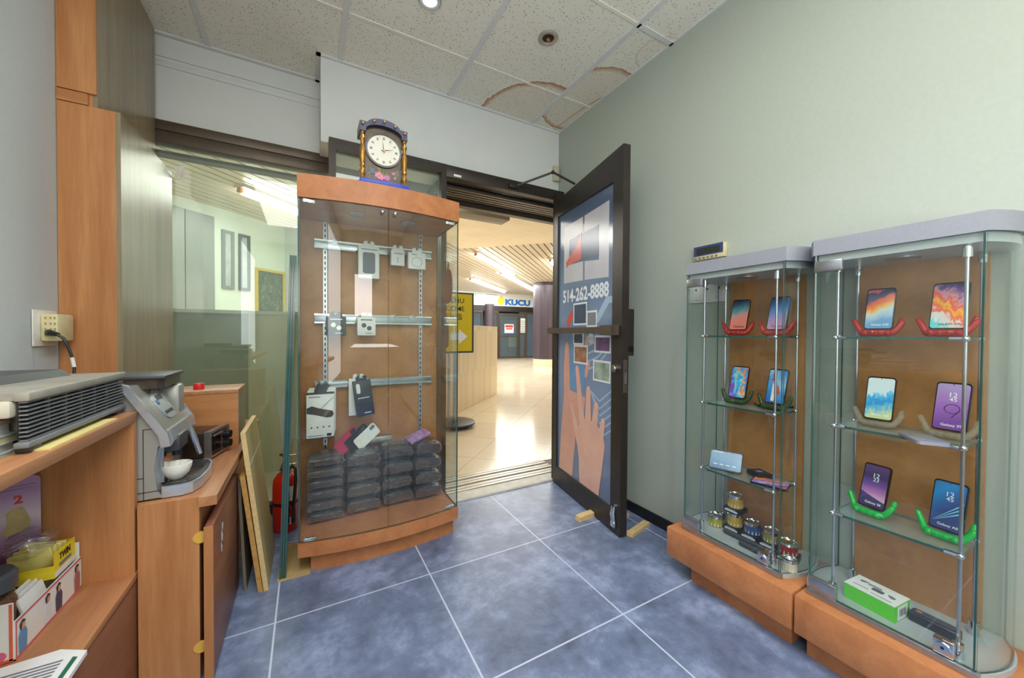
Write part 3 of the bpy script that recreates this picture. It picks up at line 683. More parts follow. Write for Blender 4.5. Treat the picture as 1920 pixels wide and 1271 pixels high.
def bag(label, c, s, rz):
    t = thing('wrapped_pouch', label, 'bag', c, (0, 0, rz), 'wrapped black pouches')
    for n, me in (('black_pouch', pouch_me), ('clear_film', film_me)):
        o = bpy.data.objects.new(n, me); C.objects.link(o); o.parent = t; o.scale = s; o.location = (0, 0, s[2]*0.5+0.004)
    return t
words = {6: ['bottom', 'second from bottom', 'third from bottom', 'fourth from bottom', 'fifth from bottom', 'topmost'], 4: ['bottom', 'second from bottom', 'third from bottom', 'topmost']}
for si, (x0, x1, y, n, hh, nm, rz) in enumerate(((0.000, 0.166, 2.165, 6, 0.056, 'leftmost', 0.0), (0.180, 0.346, 2.178, 4, 0.082, 'second', 0.03), (0.362, 0.522, 2.186, 4, 0.084, 'third', 0.02), (0.540, 0.692, 2.186, 4, 0.083, 'rightmost', 0.06))):
    for k in range(n):
        r = random.Random(si*10+k)
        bag('film-wrapped black pouch, %s in the %s stack of four' % (words[n][k], nm), ((x0+x1)/2+r.uniform(-0.004, 0.004), y+r.uniform(-0.006, 0.006), 0.150+hh*k), (x1-x0+0.004, 0.165, hh*1.02), rz+r.uniform(-0.03, 0.03))
def case_item(label, loc, rot, m, cam_m=None):
    t = thing('phone_case', label, 'phone case', loc, rot, 'loose phone cases')
    b = B(); b.prism(rrect(0.072, 0.148, 0.012), -0.005, 0.005); obj('shell', b, m, t)
    b = B(); b.at(T(-0.018, 0.05, 0.005)); b.poly(rrect(0.020, 0.034, 0.008), 0.001); obj('camera_cutout', b, cam_m or M_blk, t)
case_item('dark pink phone case leaning on top of the wrapped pouches', (0.195, 2.185, 0.535), (math.radians(75), math.radians(50), 0.1), plain('dark_pink', (176, 32, 72), 0.4))
case_item('black phone case leaning between the pink and the white one', (0.246, 2.200, 0.540), (math.radians(75), math.radians(53), 0.1), M_blk, M_dgrey)
case_item('white phone case leaning right of the black one', (0.294, 2.213, 0.537), (math.radians(75), math.radians(55), 0.1), M_plasticwhite, M_grey)
b = B(); b.box((0.20, 2.235, 0.486), (0.44, 2.285, 0.520), bev=0.008); o = obj('silver_pouch', b, plain('silver_foil', (190, 188, 182), 0.2, 0.8, 0.15, 30, bump=0.4)); tag(o, 'flat silver foil packet lying behind the phone cases', 'packet')
b = B(); b.box((0.36, 2.13, 0.492), (0.50, 2.19, 0.515), bev=0.004); o = obj('clear_tray', b, [M_glass]); tag(o, 'small clear plastic tray lying on the third stack of pouches', 'tray')
b = B().at(Matrix.Translation((0.575, 2.185, 0.505)) @ Euler((0.2, -0.25, 0.3)).to_matrix().to_4x4()); b.box((-0.07, -0.04, -0.012), (0.07, 0.04, 0.016), bev=0.010, seg=3); o = obj('purple_packet', b, plain('lilac_film', (170, 132, 178), 0.25, 0, 0.3, 40, bump=0.5)); tag(o, 'lilac wrapped packet on top of the rightmost pouch stack', 'packet')

# ------------------------------------------------------------------ clock on the cabinet
cl = thing('mantel_clock', 'painted wooden mantel clock with gold columns on the display cabinet', 'clock', (0.342, 1.985, 1.8405)); cl.scale = (0.94, 0.94, 0.90)
M_clk = plain('dark_blue_wood', (58, 60, 84), 0.35, 0, 0.2, 14); M_clkb = plain('brown_clock_side', (86, 66, 52), 0.45, 0, 0.2, 20); M_blue = plain('cobalt_base', (52, 74, 176), 0.35, 0, 0.15, 20)
def kp(n, b, m, p=cl): return obj(n, b, m, p)
b = B(); b.box((-0.135, -0.055, 0), (0.140, 0.09, 0.020), bev=0.004); b.box((-0.122, -0.045, 0.018), (0.128, 0.085, 0.044), bev=0.006); kp('base', b, M_blue)
def archpts(w, z0, zs, zt, ear=0.0):
    """body outline in x,z : shoulders at zs, arch top zt"""
    p = [(-w, z0), (w, z0), (w, zs)]
    r = w-ear
    for i in range(17): a = PI*i/16; p.append((r*math.cos(a), zs+ear*0.2+(zt-zs-ear*0.2)*math.sin(a)))
    p.append((-w, zs)); return p
Fc = frame((0, 0, 0), (1, 0, 0), (0, 0, 1))   # local x,z with +depth towards the viewer
b = B().at(Fc); b.poly(archpts(0.098, 0.044, 0.305, 0.358), 0.085, -0.080); kp('body', b, M_clkb)
b = B().at(Fc); b.poly(archpts(0.097, 0.046, 0.295, 0.345), 0.003, 0.005); kp('painted_front', b, plain('painted_panel', (92, 78, 58), 0.4, 0, 0.35, 22))
b = B().at(Fc)   # arched cornice
outer = [(-0.122, 0.325), (-0.122, 0.352), (-0.078, 0.352)]+[(0.085*math.cos(a), 0.345+0.042*math.sin(a)) for a in [PI-PI*i/14 for i in range(1, 14)]]+[(0.078, 0.352), (0.122, 0.352), (0.122, 0.325)]
inner = [(0.092*math.cos(a), 0.312+0.040*math.sin(a)) for a in [PI*i/14 for i in range(15)]]
b.poly(outer+[(0.122, 0.300), (0.092, 0.300)]+inner+[(-0.092, 0.300), (-0.122, 0.300)], 0.115, -0.080); kp('cornice', b, M_clk)
for x, z in ((-0.108, 0.336), (-0.052, 0.362), (0.0, 0.372), (0.056, 0.360), (0.108, 0.336)):
    b = B(); b.ball((x, -0.036, z), 0.0085); kp('gold_stud', b, M_gold)
for x in (-0.108, 0.108):
    b = B(); b.lathe([(0.006, 0.044), (0.010, 0.05), (0.008, 0.06), (0.016, 0.075), (0.015, 0.09), (0.009, 0.10), (0.015, 0.115), (0.010, 0.125), (0.014, 0.14), (0.014, 0.21), (0.009, 0.222), (0.010, 0.25), (0.015, 0.262), (0.011, 0.275), (0.008, 0.285), (0.013, 0.296), (0.010, 0.30)], (x, -0.022, 0), 16); kp('column', b, M_gold)
b = B().at(Fc); b.circ(0, 0.222, 0.092, 0.012, 0.007, 40); kp('bezel', b, M_gloss)
b = B().at(Fc); b.circ(0, 0.222, 0.083, 0.002, 0.019, 40); face = kp('dial', b, plain('cream_dial', (204, 200, 180), 0.25, 0, 0.03, 20))
b = B().at(Fc)
for i in range(12):
    a = PI/2-2*PI*i/12; d = Vector((math.cos(a), math.sin(a))); n_ = Vector((-d.y, d.x)); c_ = Vector((0, 0.222))
    for o_ in ((-0.004, 0.0, 0.004) if i % 3 == 0 else (-0.0025, 0.0025)):
        p_ = [c_+d*0.058+n_*(o_-0.0010), c_+d*0.072+n_*(o_-0.0010), c_+d*0.072+n_*(o_+0.0010), c_+d*0.058+n_*(o_+0.0010)]
        b.poly([(q.x, q.y) for q in p_], 0.0006, 0.021)
obj('numerals', b, M_black_ink, face)
for ang, ln, w_ in ((math.radians(97), 0.058, 0.0022), (math.radians(15), 0.050, 0.0028)):
    b = B().at(Fc); d = Vector((math.cos(ang), math.sin(ang))); n_ = Vector((-d.y, d.x))
    b.poly([(p.x, 0.222+p.y) for p in (-d*0.012-n_*w_, d*ln, -d*0.012+n_*w_)], 0.001, 0.0225); obj('hand', b, M_black_ink, face)
b = B().at(Fc); b.circ(0, 0.222, 0.006, 0.003, 0.022, 16); obj('hub', b, M_gold, face)
for pts_, m in (([(-0.025, 0.085, 0.020), (-0.012, 0.075, 0.016)], plain('rose_pink', (216, 128, 150), 0.5, 0, 0.2, 60)), ([(0.018, 0.078, 0.017), (0.052, 0.108, 0.010), (0.06, 0.082, 0.008)], plain('mauve_petal', (190, 118, 160), 0.5, 0, 0.2, 60)), ([(-0.055, 0.098, 0.013)], plain('blue_petal', (96, 112, 160), 0.5, 0, 0.2, 60))):
    b = B().at(Fc)
    for i, (x, z, r) in enumerate(pts_): b.poly([(x+r*(1+0.18*math.cos(5*a))*math.cos(a), z+r*0.85*(1+0.18*math.cos(5*a))*math.sin(a)) for a in [2*PI*k/30 for k in range(30)]], 0.0006, 0.009+0.0004*i)
    kp('painted_flower', b, m)
b = B().at(Fc); rr = random.Random(2)
for i in range(26):
    x, z, a = rr.uniform(-0.075, 0.075), rr.uniform(0.06, 0.125), rr.uniform(0, PI)
    b.poly([(x+0.010*math.cos(a), z+0.010*math.sin(a)), (x+0.004*math.cos(a+PI/2), z+0.004*math.sin(a+PI/2)), (x-0.010*math.cos(a), z-0.010*math.sin(a)), (x+0.004*math.cos(a-PI/2), z+0.004*math.sin(a-PI/2))], 0.0003, 0.0082+0.00001*i)
kp('painted_leaves', b, plain('leaf_green', (122, 136, 74), 0.5, 0, 0.2, 60))

# ------------------------------------------------------------------ open glass door with its poster
hx, hy = 1.625, 2.285; ud = Vector((1.496-1.625, 1.469-2.285, 0)).normalized()
door = thing('door_1', 'open dark-framed glass entrance door', 'door', (hx, hy, 0)); del door['category']; door['kind'] = 'structure'
FD = frame((hx, hy, 0), ud, (0, 0, 1)); DW, DH0, DH1 = 0.826, 2.100, 2.150   # x along the leaf, y up, z towards the shop
def ztop(x): return DH0+(DH1-DH0)*x/DW
def dpart(n, b, m, p=door, **k): return obj(n, b, m, p, world=(p is door), **k)
def dbox(b, x0, x1, y0, y1, z0, z1, y1b=None):
    """box in door space, top may slope from y1 to y1b"""
    y1b = y1 if y1b is None else y1b
    P = [b.v(p) for p in ((x0, y0, z0), (x1, y0, z0), (x1, y1b, z0), (x0, y1, z0), (x0, y0, z1), (x1, y0, z1), (x1, y1b, z1), (x0, y1, z1))]
    for q in ((0, 3, 2, 1), (4, 5, 6, 7), (0, 1, 5, 4), (2, 3, 7, 6), (1, 2, 6, 5), (3, 0, 4, 7)): b.f([P[i] for i in q])
TH = 0.045
b = B().at(FD); dbox(b, 0, 0.055, 0.01, ztop(0), -TH, 0, ztop(0.055)); dpart('stile', b, M_bronze)
b = B().at(FD); dbox(b, 0.735, DW, 0.01, ztop(0.735), -TH, 0, ztop(DW)); dpart('stile', b, M_bronze)
b = B().at(FD); dbox(b, 0.055, 0.735, ztop(0.055)-0.125, ztop(0.055), -TH, 0, ztop(0.735)); dpart('rail', b, M_bronze)
b = B().at(FD); dbox(b, 0.055, 0.735, 0.01, 0.135, -TH, 0); dpart('rail', b, M_bronze)
t = NT('poster_blue'); v = t.coord('Object'); sp = t.n('SeparateXYZ', {0: v})
g = t.n('MapRange', {0: sp.outputs[2], 1: 0.1, 2: 2.0}).outputs[0]
t.bsdf(t.ramp(t.math('ADD', g, t.math('MULTIPLY', t.math('SUBTRACT', t.noise(v, 2.2, 3), 0.5), 0.25)), [(0.0, lin((98, 110, 136))), (0.35, lin((124, 144, 172))), (0.62, lin((110, 130, 160))), (0.95, lin((88, 104, 130)))]), 0.12, 0, 0.6)
M_poster = t.m
b = B().at(FD); dbox(b, 0.055, 0.735, 0.135, ztop(0.055)-0.125, -0.030, -0.012, ztop(0.735)-0.115); pane = dpart('poster_pane', b, M_poster)
FP = FD @ Matrix.Translation((0, 0, -0.0119))
def dec(n, m, fn, d=0.0):
    b = B().at(FP); fn(b, d); return obj(n, b, m, pane)
M_psil = plain('print_silver', (196, 192, 196), 0.2, 0, 0.08, 5); M_pred = plain('print_coral', (204, 76, 66), 0.2); M_pskin = plain('print_skin', (214, 160, 142), 0.2, 0, 0.06, 8); M_pskin2 = plain('print_skin_light', (224, 174, 154), 0.2, 0, 0.06, 8)
M_pline = plain('print_pale_line', (160, 184, 206), 0.2); M_pphone = plain('print_phone', (104, 146, 186), 0.2, 0, 0.12, 4); M_pwhite = plain('print_white', (226, 228, 228), 0.2); M_pnavy = plain('print_navy', (58, 72, 100), 0.2, 0, 0.1, 6)
dec('bracket_logo', M_psil, lambda b, d: (b.poly([(0.135, 1.480), (0.396, 1.470), (0.396, 1.595), (0.208, 1.600), (0.208, 1.790), (0.389, 1.780), (0.389, 1.885), (0.135, 1.880)], 0.0004, d)))
dec('bracket_logo', M_psil, lambda b, d: (b.poly([(0.416, 1.470), (0.682, 1.452), (0.682, 1.895), (0.409, 1.885), (0.409, 1.780), (0.580, 1.785), (0.580, 1.570), (0.416, 1.590)], 0.0004, d)))
dec('logo_centre', M_pnavy, lambda b, d: b.rect(0.212, 1.602, 0.576, 1.776, 0.0003, d))
dec('red_figure', M_pred, lambda b, d: b.poly([(0.17, 1.585), (0.205, 1.60), (0.37, 1.610), (0.375, 1.79), (0.345, 1.77), (0.32, 1.72), (0.27, 1.69), (0.22, 1.66), (0.165, 1.625)], 0.0004, d), 0.0006)
lettering('514-262-8888', M_pwhite, pane, FP @ T(0.405, 1.385), w=0.56, h=0.092, bold=0.03, name='phone_number')
def circuit(b, d):
    for k in range(6): b.poly([(0.48+0.02*k, 0.76-0.02*k+0.02), (0.60, 0.72-0.045*k), (0.72, 0.80-0.045*k), (0.72, 0.788-0.045*k), (0.60, 0.708-0.045*k), (0.48+0.02*k, 0.75-0.02*k+0.015)], 0.0004, d+0.00002*k)
    for k in range(4): b.poly([(0.46, 0.90+0.05*k), (0.56, 0.93+0.05*k), (0.70, 1.04+0.02*k), (0.70, 1.03+0.02*k), (0.565, 0.918+0.05*k), (0.46, 0.89+0.05*k)], 0.0004, d+0.00002*k)
    b.poly([(0.52, 1.19), (0.66, 1.34), (0.73, 1.34), (0.73, 1.30), (0.69, 1.30), (0.58, 1.19)], 0.0004, d)
dec('circuit_lines', M_pline, circuit)
dec('printed_hand', M_pskin, lambda b, d: (b.poly([(0.085, 0.140), (0.275, 0.140), (0.325, 0.48), (0.42, 0.60), (0.44, 0.71), (0.36, 0.72), (0.235, 0.73), (0.225, 0.92), (0.215, 1.03), (0.195, 1.065), (0.165, 1.04), (0.145, 0.90), (0.150, 0.70), (0.115, 0.45)], 0.0004, d), b.stroke((0.43, 0.98), (0.455, 1.09), 0.022, 0.020, 0.0004, d), b.stroke((0.44, 0.86), (0.47, 0.93), 0.020, 0.020, 0.0004, d)), 0.0004)
dec('printed_phone', M_pphone, lambda b, d: b.poly(rrect(0.19, 0.375, 0.022, 0.335, 0.93), 0.0004, d), 0.0009)
def hand2(b, d):
    b.poly([(0.375, 0.140), (0.600, 0.140), (0.640, 0.34), (0.662, 0.46), (0.640, 0.53), (0.56, 0.575), (0.44, 0.575), (0.36, 0.52), (0.335, 0.42), (0.365, 0.30)], 0.0004, d)
    for i, (p, q, r0, r1) in enumerate((((0.405, 0.54), (0.335, 0.885), 0.037, 0.022), ((0.475, 0.55), (0.478, 0.765), 0.036, 0.025), ((0.545, 0.54), (0.568, 0.680), 0.033, 0.024), ((0.615, 0.48), (0.642, 0.600), 0.030, 0.021), ((0.375, 0.40), (0.262, 0.63), 0.036, 0.021))):
        b.stroke(p, q, r0, r1, 0.0004, d+0.0002*(i+1))
dec('printed_hand', M_pskin2, hand2, 0.0016)
def nails(b, d):
    for x, y in ((0.333, 0.895), (0.479, 0.775), (0.570, 0.690), (0.644, 0.608)): b.circ(x, y, 0.010, 0.0003, d, 14, 0.014)
dec('nails', plain('print_nail', (232, 186, 172), 0.2), nails, 0.0034)
for x0, y0, x1, y1, m in ((0.29, 1.19, 0.44, 1.315, M_pnavy), (0.46, 1.175, 0.555, 1.255, M_grey_ink), (0.555, 1.02, 0.70, 1.10, plain('print_plum', (112, 84, 128), 0.2, 0, 0.3, 20)), (0.54, 0.845, 0.70, 0.95, plain('print_landscape', (150, 168, 150), 0.2, 0, 0.4, 12)), (0.30, 0.935, 0.452, 1.035, plain('print_orange_photo', (164, 118, 92), 0.2, 0, 0.4, 24)), (0.29, 1.06, 0.40, 1.12, M_pnavy)):
    dec('photo_border', M_pwhite, lambda b, d: b.rect(x0-0.012, y0-0.012, x1+0.012, y1+0.012, 0.0003, d), 0.0014); dec('photo', m, lambda b, d: b.rect(x0, y0, x1, y1, 0.0003, d), 0.0018)
dec('printed_hand', M_pred, lambda b, d: b.stroke((0.21, 1.20), (0.245, 1.25), 0.03, 0.025, 0.0004, d))
dec('white_card_print', plain('print_pale', (196, 202, 204), 0.2), lambda b, d: b.circ(0.50, 1.09, 0.035, 0.0003, d), 0.0012)
# hardware
b = B().at(FD); dbox(b, -0.004, 0.80, 1.122, 1.162, 0.03, 0.052); dbox(b, 0.0, 0.05, 1.118, 1.166, 0.0, 0.035); dbox(b, 0.70, 0.80, 1.115, 1.170, 0.0, 0.058); dpart('push_bar', b, M_bronze2)
b = B().at(FD); b.cyl((0.775, 0.93, -0.002), (0.775, 0.93, 0.014), 0.022, 20); b.cyl((0.775, 0.93, 0.013), (0.775, 0.93, 0.018), 0.012, 16); dpart('lock_cylinder', b, M_chrome)
b = B().at(FD); dbox(b, DW-0.001, DW+0.003, 0.80, 0.98, -0.036, -0.010); lk = dpart('lock_plate', b, M_bronze2)
b = B().at(FD); dbox(b, DW+0.002, DW+0.008, 0.85, 0.91, -0.030, -0.016); obj('latch', b, M_steel, lk)
b = B().at(FD); dbox(b, 0.745, 0.80, 1.00, 1.26, -0.10, -0.045); dbox(b, 0.745, 0.80, 1.02, 1.05, -0.10, -0.04); dpart('pull_handle', b, M_bronze)
b = B().at(FD); b.tube([(0.775, 0.16, 0.006), (0.775, 0.12, 0.012), (0.780, 0.07, 0.008)], [0.012, 0.016, 0.012], 10); b.box((0.76, 0.045, 0.0), (0.80, 0.075, 0.018), bev=0.004); dpart('foot_bolt', b, M_chrome)
# door closer arm between header and leaf
t = thing('door_closer', 'dark folding closer arm between the header and the open door', 'door closer', (1.35, 2.395, 2.20))
b = B(); b.box((1.29, 2.375, 2.190), (1.37, 2.40, 2.215), bev=0.003); obj('bracket', b, M_bronze, t, world=True)
b = B(); b.tube([(1.35, 2.375, 2.205), (1.575, 2.24, 2.300)], 0.008, 8); obj('arm', b, M_bronze, t, world=True)
b = B(); b.tube([(1.575, 2.24, 2.300), (1.60, 2.02, 2.145)], 0.008, 8); b.ball((1.575, 2.24, 2.300), 0.014); obj('arm', b, M_bronze, t, world=True)
b = B().at(FD); dbox(b, 0.25, 0.31, 2.095, 2.135, -0.05, -0.045+0.02); obj('shoe', b, M_bronze, t, world=True)
# wedges on the floor by the door
b = B().at(Matrix.Translation((1.415, 1.73, 0)) @ Matrix.Rotation(math.radians(5), 4, 'Z')); b.prism([(0, -0.022), (0.16, -0.022), (0.16, 0.022), (0, 0.022)], 0.0, 0.028, 0.96); o = obj('door_wedge', b, M_edgeply); tag(o, 'pale wooden wedge pushed under the open glass door', 'wedge')
t = thing('wooden_offcut', 'L shaped wooden offcut on the floor behind the open door', 'offcut', (1.62, 1.50, 0))
b = B().at(Matrix.Translation((1.56, 1.46, 0)) @ Matrix.Rotation(math.radians(14), 4, 'Z')); b.box((0, -0.02, 0), (0.20, 0.02, 0.018)); b.box((0.0, 0.02, 0), (0.03, 0.13, 0.014)); obj('strip', b, M_edgeply, t, world=True)
b = B(); b.box((1.66, 1.63, 0), (1.74, 1.665, 0.014)); o = obj('wood_block', b, M_edgeply); tag(o, 'small wooden block lying on the floor against the black baseboard', 'block')
# ceiling lamps : one lit, one empty socket
def downlight(label, x, y, lit):
    t = thing('recessed_light', label, 'ceiling lamp', (x, y, ZC), (0, 0, 0), 'recessed ceiling lamps')
    b = B(); b.lathe([(0.030, 0.0), (0.034, -0.006), (0.050, -0.008), (0.056, -0.003), (0.056, 0.0)], seg=32); obj('trim_ring', b, plain('lamp_ring', (176, 168, 158), 0.35, 0.4), t)
    if lit:
        b = B()
        for k in range(4): b.ball((0.016*math.cos(k*PI/2), 0.016*math.sin(k*PI/2), -0.006), 0.011, (1, 1, 0.6))
        obj('led_lens', b, emit('blue_white_led', (0.55, 0.72, 1.0), 60.0) if 'blue_white_led' not in MATS else MATS['blue_white_led'], t)
        b = B(); b.lathe([(0, -0.001), (0.032, -0.001), (0.032, -0.003), (0, -0.003)], seg=24); obj('led_plate', b, plain('led_plate_blue', (120, 160, 240), 0.3), t)
        l = bpy.data.lights.new('led', 'SPOT'); l.energy = 26; l.color = (0.62, 0.74, 1.0); l.spot_size = math.radians(100); l.spot_blend = 0.6; l.shadow_soft_size = 0.03
        lo = bpy.data.objects.new('led', l); C.objects.link(lo); lo.location = (x, y, ZC-0.03)
    else:
        b = B(); b.lathe([(0.031, -0.001), (0.030, -0.003), (0.0, -0.003)], seg=24); obj('socket', b, plain('empty_socket', (44, 34, 24), 0.6, 0, 0.5, 90), t)
        b = B(); b.cyl((-0.008, 0, -0.004), (0.01, 0.004, -0.010), 0.009, 10); obj('lamp_holder', b, M_gold, t)
downlight('lit blue-white recessed lamp at the top edge of the photo', 0.531, 1.811, True)
downlight('empty recessed lamp socket in the ceiling right of the lit lamp', 1.170, 1.718, False)
for x, y in ((-0.15, 0.4), (0.9, 0.4), (-0.15, -1.2), (0.9, -1.2)):
    downlight('lit blue-white recessed lamp in the ceiling behind the camera', x, y, True)

# ------------------------------------------------------------------ left: tall wardrobe units, counter, book shelf
t = thing('wardrobe', 'tall orange wood cupboard, side toned for mall light, standing on the low counter', 'cupboard', (-0.73, 2.30, 0.60))
b = B(); b.box((XL+0.002, 2.05, 0.601), (-0.66, 2.69, 1.985)); obj('body', b, M_woodz, t, world=True)
b = B(); b.box((-0.66, 2.05, 0.60), (-0.645, 2.69, 1.985)); obj('side_panel', b, M_woodlit, t, world=True)
t = thing('top_cupboard', 'orange wood top cupboard reaching the ceiling above the tall cupboard', 'cupboard', (-0.75, 2.30, 1.985))
b = B(); b.box((XL+0.002, 2.06, 1.985), (-0.725, 2.688, ZC-0.015)); b.box((XL+0.002, 2.05, 2.035), (-0.712, 2.06, ZC-0.015)); obj('body', b, M_woodz, t, world=True)
b = B(); b.box((-0.725, 2.06, 1.985), (-0.712, 2.688, ZC-0.015)); obj('side_panel', b, M_woodlit, t, world=True)
b = B(); b.box((XL+0.002, 2.048, 1.988), (-0.735, 2.06, 2.030)); obj('joint_rail', b, M_woodx, t, world=True)

t = thing('low_counter', 'low orange wood counter holding the coffee machine', 'counter', (-0.55, 2.05, 0))
b = B(); b.prism([(XL+0.002, 1.516), (-0.2975, 1.516), (-0.2975, 1.480), (-0.252, 1.480), (-0.252, 2.68), (XL+0.002, 2.68)], 0.57, 0.60); obj('worktop', b, M_woody, t, world=True)
b = B(); b.box((-0.441, 1.490, 0.0), (-0.298, 1.5155, 0.5995)); obj('end_panel', b, M_woodz, t, world=True)
b = B(); b.box((XL+0.002, 1.516, 0.0), (-0.302, 2.66, 0.57)); obj('carcass', b, M_woodx, t, world=True)
b = B(); b.box((-0.285, 1.480, 0.012), (-0.262, 1.975, 0.505), bev=0.002); dd = obj('cupboard_door', b, M_woodr, t, world=True)
b = B(); b.box((-0.2855, 1.4785, 0.012), (-0.2615, 1.4800, 0.505)); obj('edge_band', b, M_woodz, dd)
for z in (0.12, 0.47):
    b = B(); b.cyl((-0.296, 1.4945, z), (-0.296, 1.4880, z), 0.018, 18); obj('hinge_cup', b, plain('yellow_hinge', (224, 176, 74), 0.5), t, world=True)
b = B().at(frame((-0.2618, 1.62, 0.40), (0, 1, 0), (0, 0, 1)))
for x, y, w, h in ((0, 0, 0.012, 0.03), (0.008, 0.03, 0.01, 0.02), (-0.006, -0.03, 0.012, 0.02)): b.poly([(x+w*math.cos(a)*(1+0.3*math.sin(3*a)), y+h*math.sin(a)) for a in [2*PI*i/12 for i in range(12)]], 0.0003)
obj('white_scuff', b, M_card, dd)

t = thing('storage_box', 'orange wood box standing at the far end of the counter', 'box unit', (-0.45, 2.19, 0.60))
b = B(); b.box((-0.640, 2.088, 0.60), (-0.276, 2.30, 0.842)); obj('body', b, M_woodx, t, world=True)
b = B(); b.box((-0.641, 2.085, 0.842), (-0.274, 2.302, 0.858), bev=0.001); obj('lid', b, M_woody, t, world=True)
b = B(); b.box((-0.276, 2.087, 0.60), (-0.2745, 2.301, 0.842)); obj('side_panel', b, M_woodlit, t, world=True)
t = thing('red_cap', 'small bright red plastic cap on top of the wooden box', 'cap', (-0.432, 2.17, 0.858))
b = B(); b.lathe([(0, 0), (0.019, 0), (0.020, 0.002), (0.019, 0.022), (0.017, 0.026), (0.0, 0.026)], seg=28); obj('shell', b, M_red, t)
b = B()
for k in range(24): a = 2*PI*k/24; b.box((0.0193*math.cos(a)-0.0008, 0.0193*math.sin(a)-0.0008, 0.004), (0.0193*math.cos(a)+0.0008, 0.0193*math.sin(a)+0.0008, 0.02))
obj('ribs', b, M_red, t)

t = thing('shelf_unit', 'open orange wood shelf unit at the left edge, printer on top', 'shelf unit', (-0.63, 0.7, 0))
b = B(); b.box((XL+0.002, -0.2, 0.852), (-0.445, 1.512, 0.880), bev=0.002); obj('top_board', b, M_woody, t, world=True)
b = B(); b.box((XL+0.002, 1.490, 0.402), (-0.447, 1.512, 0.852)); obj('end_panel', b, M_woodz, t, world=True)
b = B(); b.box((XL+0.002, -0.2, 0.402), (-0.80, 1.490, 0.852)); obj('back_panel', b, M_woodz, t, world=True)
b = B(); b.box((XL+0.002, -0.2, 0.382), (-0.4435, 1.512, 0.402), bev=0.001); obj('lower_board', b, M_woody, t, world=True)
b = B(); b.box((XL+0.002, -0.2, 0.0), (-0.465, 1.512, 0.382)); obj('base_carcass', b, M_woodz, t, world=True)
b = B(); b.box((-0.463, 0.75, 0.012), (-0.444, 1.510, 0.376), bev=0.002); obj('base_door', b, M_woodr, t, world=True)
b = B(); b.box((-0.463, -0.2, 0.012), (-0.444, 0.745, 0.376), bev=0.002); obj('base_door', b, M_woodr, t, world=True)
b = B(); b.box((-0.60, 1.10, 0.880), (-0.452, 1.40, 0.8835)); o = obj('yellow_slip', b, plain('pale_yellow_paper', (220, 204, 130), 0.7)); tag(o, 'pale yellow paper slip under the printer on the shelf edge', 'paper')

# printer
t = thing('printer', 'dusty grey printer with a slatted side grille on the shelf', 'printer', (-0.64, 1.29, 0.88))
M_pr = plain('dusty_grey_plastic', (150, 146, 132), 0.5, 0, 0.15, 12)
b = B(); b.box((-0.80, 1.15, 0.900), (-0.490, 1.505, 0.975)); b.box((-0.80, 1.072, 0.952), (-0.492, 1.506, 0.985), bev=0.006); obj('body', b, M_beige, t, world=True)
b = B(); b.prism([(-0.80, 1.080), (-0.482, 1.080), (-0.478, 1.508), (-0.80, 1.508)], 0.985, 0.9995); b.box((-0.492, 1.078, 0.983), (-0.470, 1.516, 1.0), bev=0.003); obj('lid', b, M_pr, t, world=True)
b = B(); b.prism([(-0.80, 1.14), (-0.60, 1.16), (-0.56, 1.46), (-0.80, 1.46)], 0.9995, 1.018, 0.9); obj('scanner_cover', b, M_dgrey, t, world=True)
b = B(); b.box((-0.4895, 1.084, 0.903), (-0.485, 1.508, 0.983)); gr = obj('grille', b, M_blk, t, world=True)
b = B()
for k in range(10): b.box((-0.486, 1.082, 0.905+0.0083*k), (-0.474, 1.510, 0.9075+0.0083*k))
for y in (1.16, 1.225, 1.29, 1.355, 1.42): b.box((-0.486, y, 0.903), (-0.479, y+0.004, 0.983))
obj('grille_slats', b, M_grey, gr)
b = B(); b.box((-0.492, 1.076, 0.892), (-0.470, 1.514, 0.904), bev=0.003); obj('lower_trim', b, M_grey, t, world=True)
b = B(); b.box((-0.497, 1.09, 0.880), (-0.475, 1.13, 0.894), bev=0.003); obj('foot', b, M_dgrey, t, world=True)
b = B(); b.box((-0.53, 1.47, 0.880), (-0.475, 1.505, 0.894), bev=0.003); obj('foot', b, M_dgrey, t, world=True)
b = B(); b.box((-0.79, 1.16, 0.880), (-0.74, 1.19, 0.902), bev=0.003); b.box((-0.79, 1.47, 0.880), (-0.74, 1.505, 0.902), bev=0.003); obj('rear_feet', b, M_dgrey, t, world=True)
# books beside it
z = 0.88
for k, (x1, y1, th, col, lab) in enumerate(((-0.500, 1.138, 0.008, (150, 156, 160), 'thin grey booklet at the bottom of the book pile by the printer'), (-0.512, 1.128, 0.014, (214, 204, 176), 'cream paged book second from the bottom beside the printer'), (-0.506, 1.132, 0.016, (150, 164, 180), 'blue grey book third from the bottom beside the printer'), (-0.516, 1.126, 0.020, (222, 214, 190), 'cream paperback near the top of the pile beside the printer'), (-0.514, 1.124, 0.007, (218, 176, 172), 'thin pinkish booklet on top of the book pile by the printer'))):
    t = thing('book', lab, 'book', (x1-0.10, y1-0.12, z), (0, 0, 0), 'books beside the printer')
    b = B(); b.box((-0.098, -0.118, 0.0015), (0.098, 0.118, th-0.0015)); obj('pages', b, M_card if k % 2 else M_cream, t)
    b = B(); b.box((-0.1, -0.12, 0), (0.1, 0.12, 0.0015)); b.box((-0.1, -0.12, th-0.0015), (0.1, 0.12, th)); b.box((-0.102, -0.12, 0), (-0.1, 0.12, th)); obj('cover', b, plain('cover_%d' % k, col, 0.5), t)
    z += th
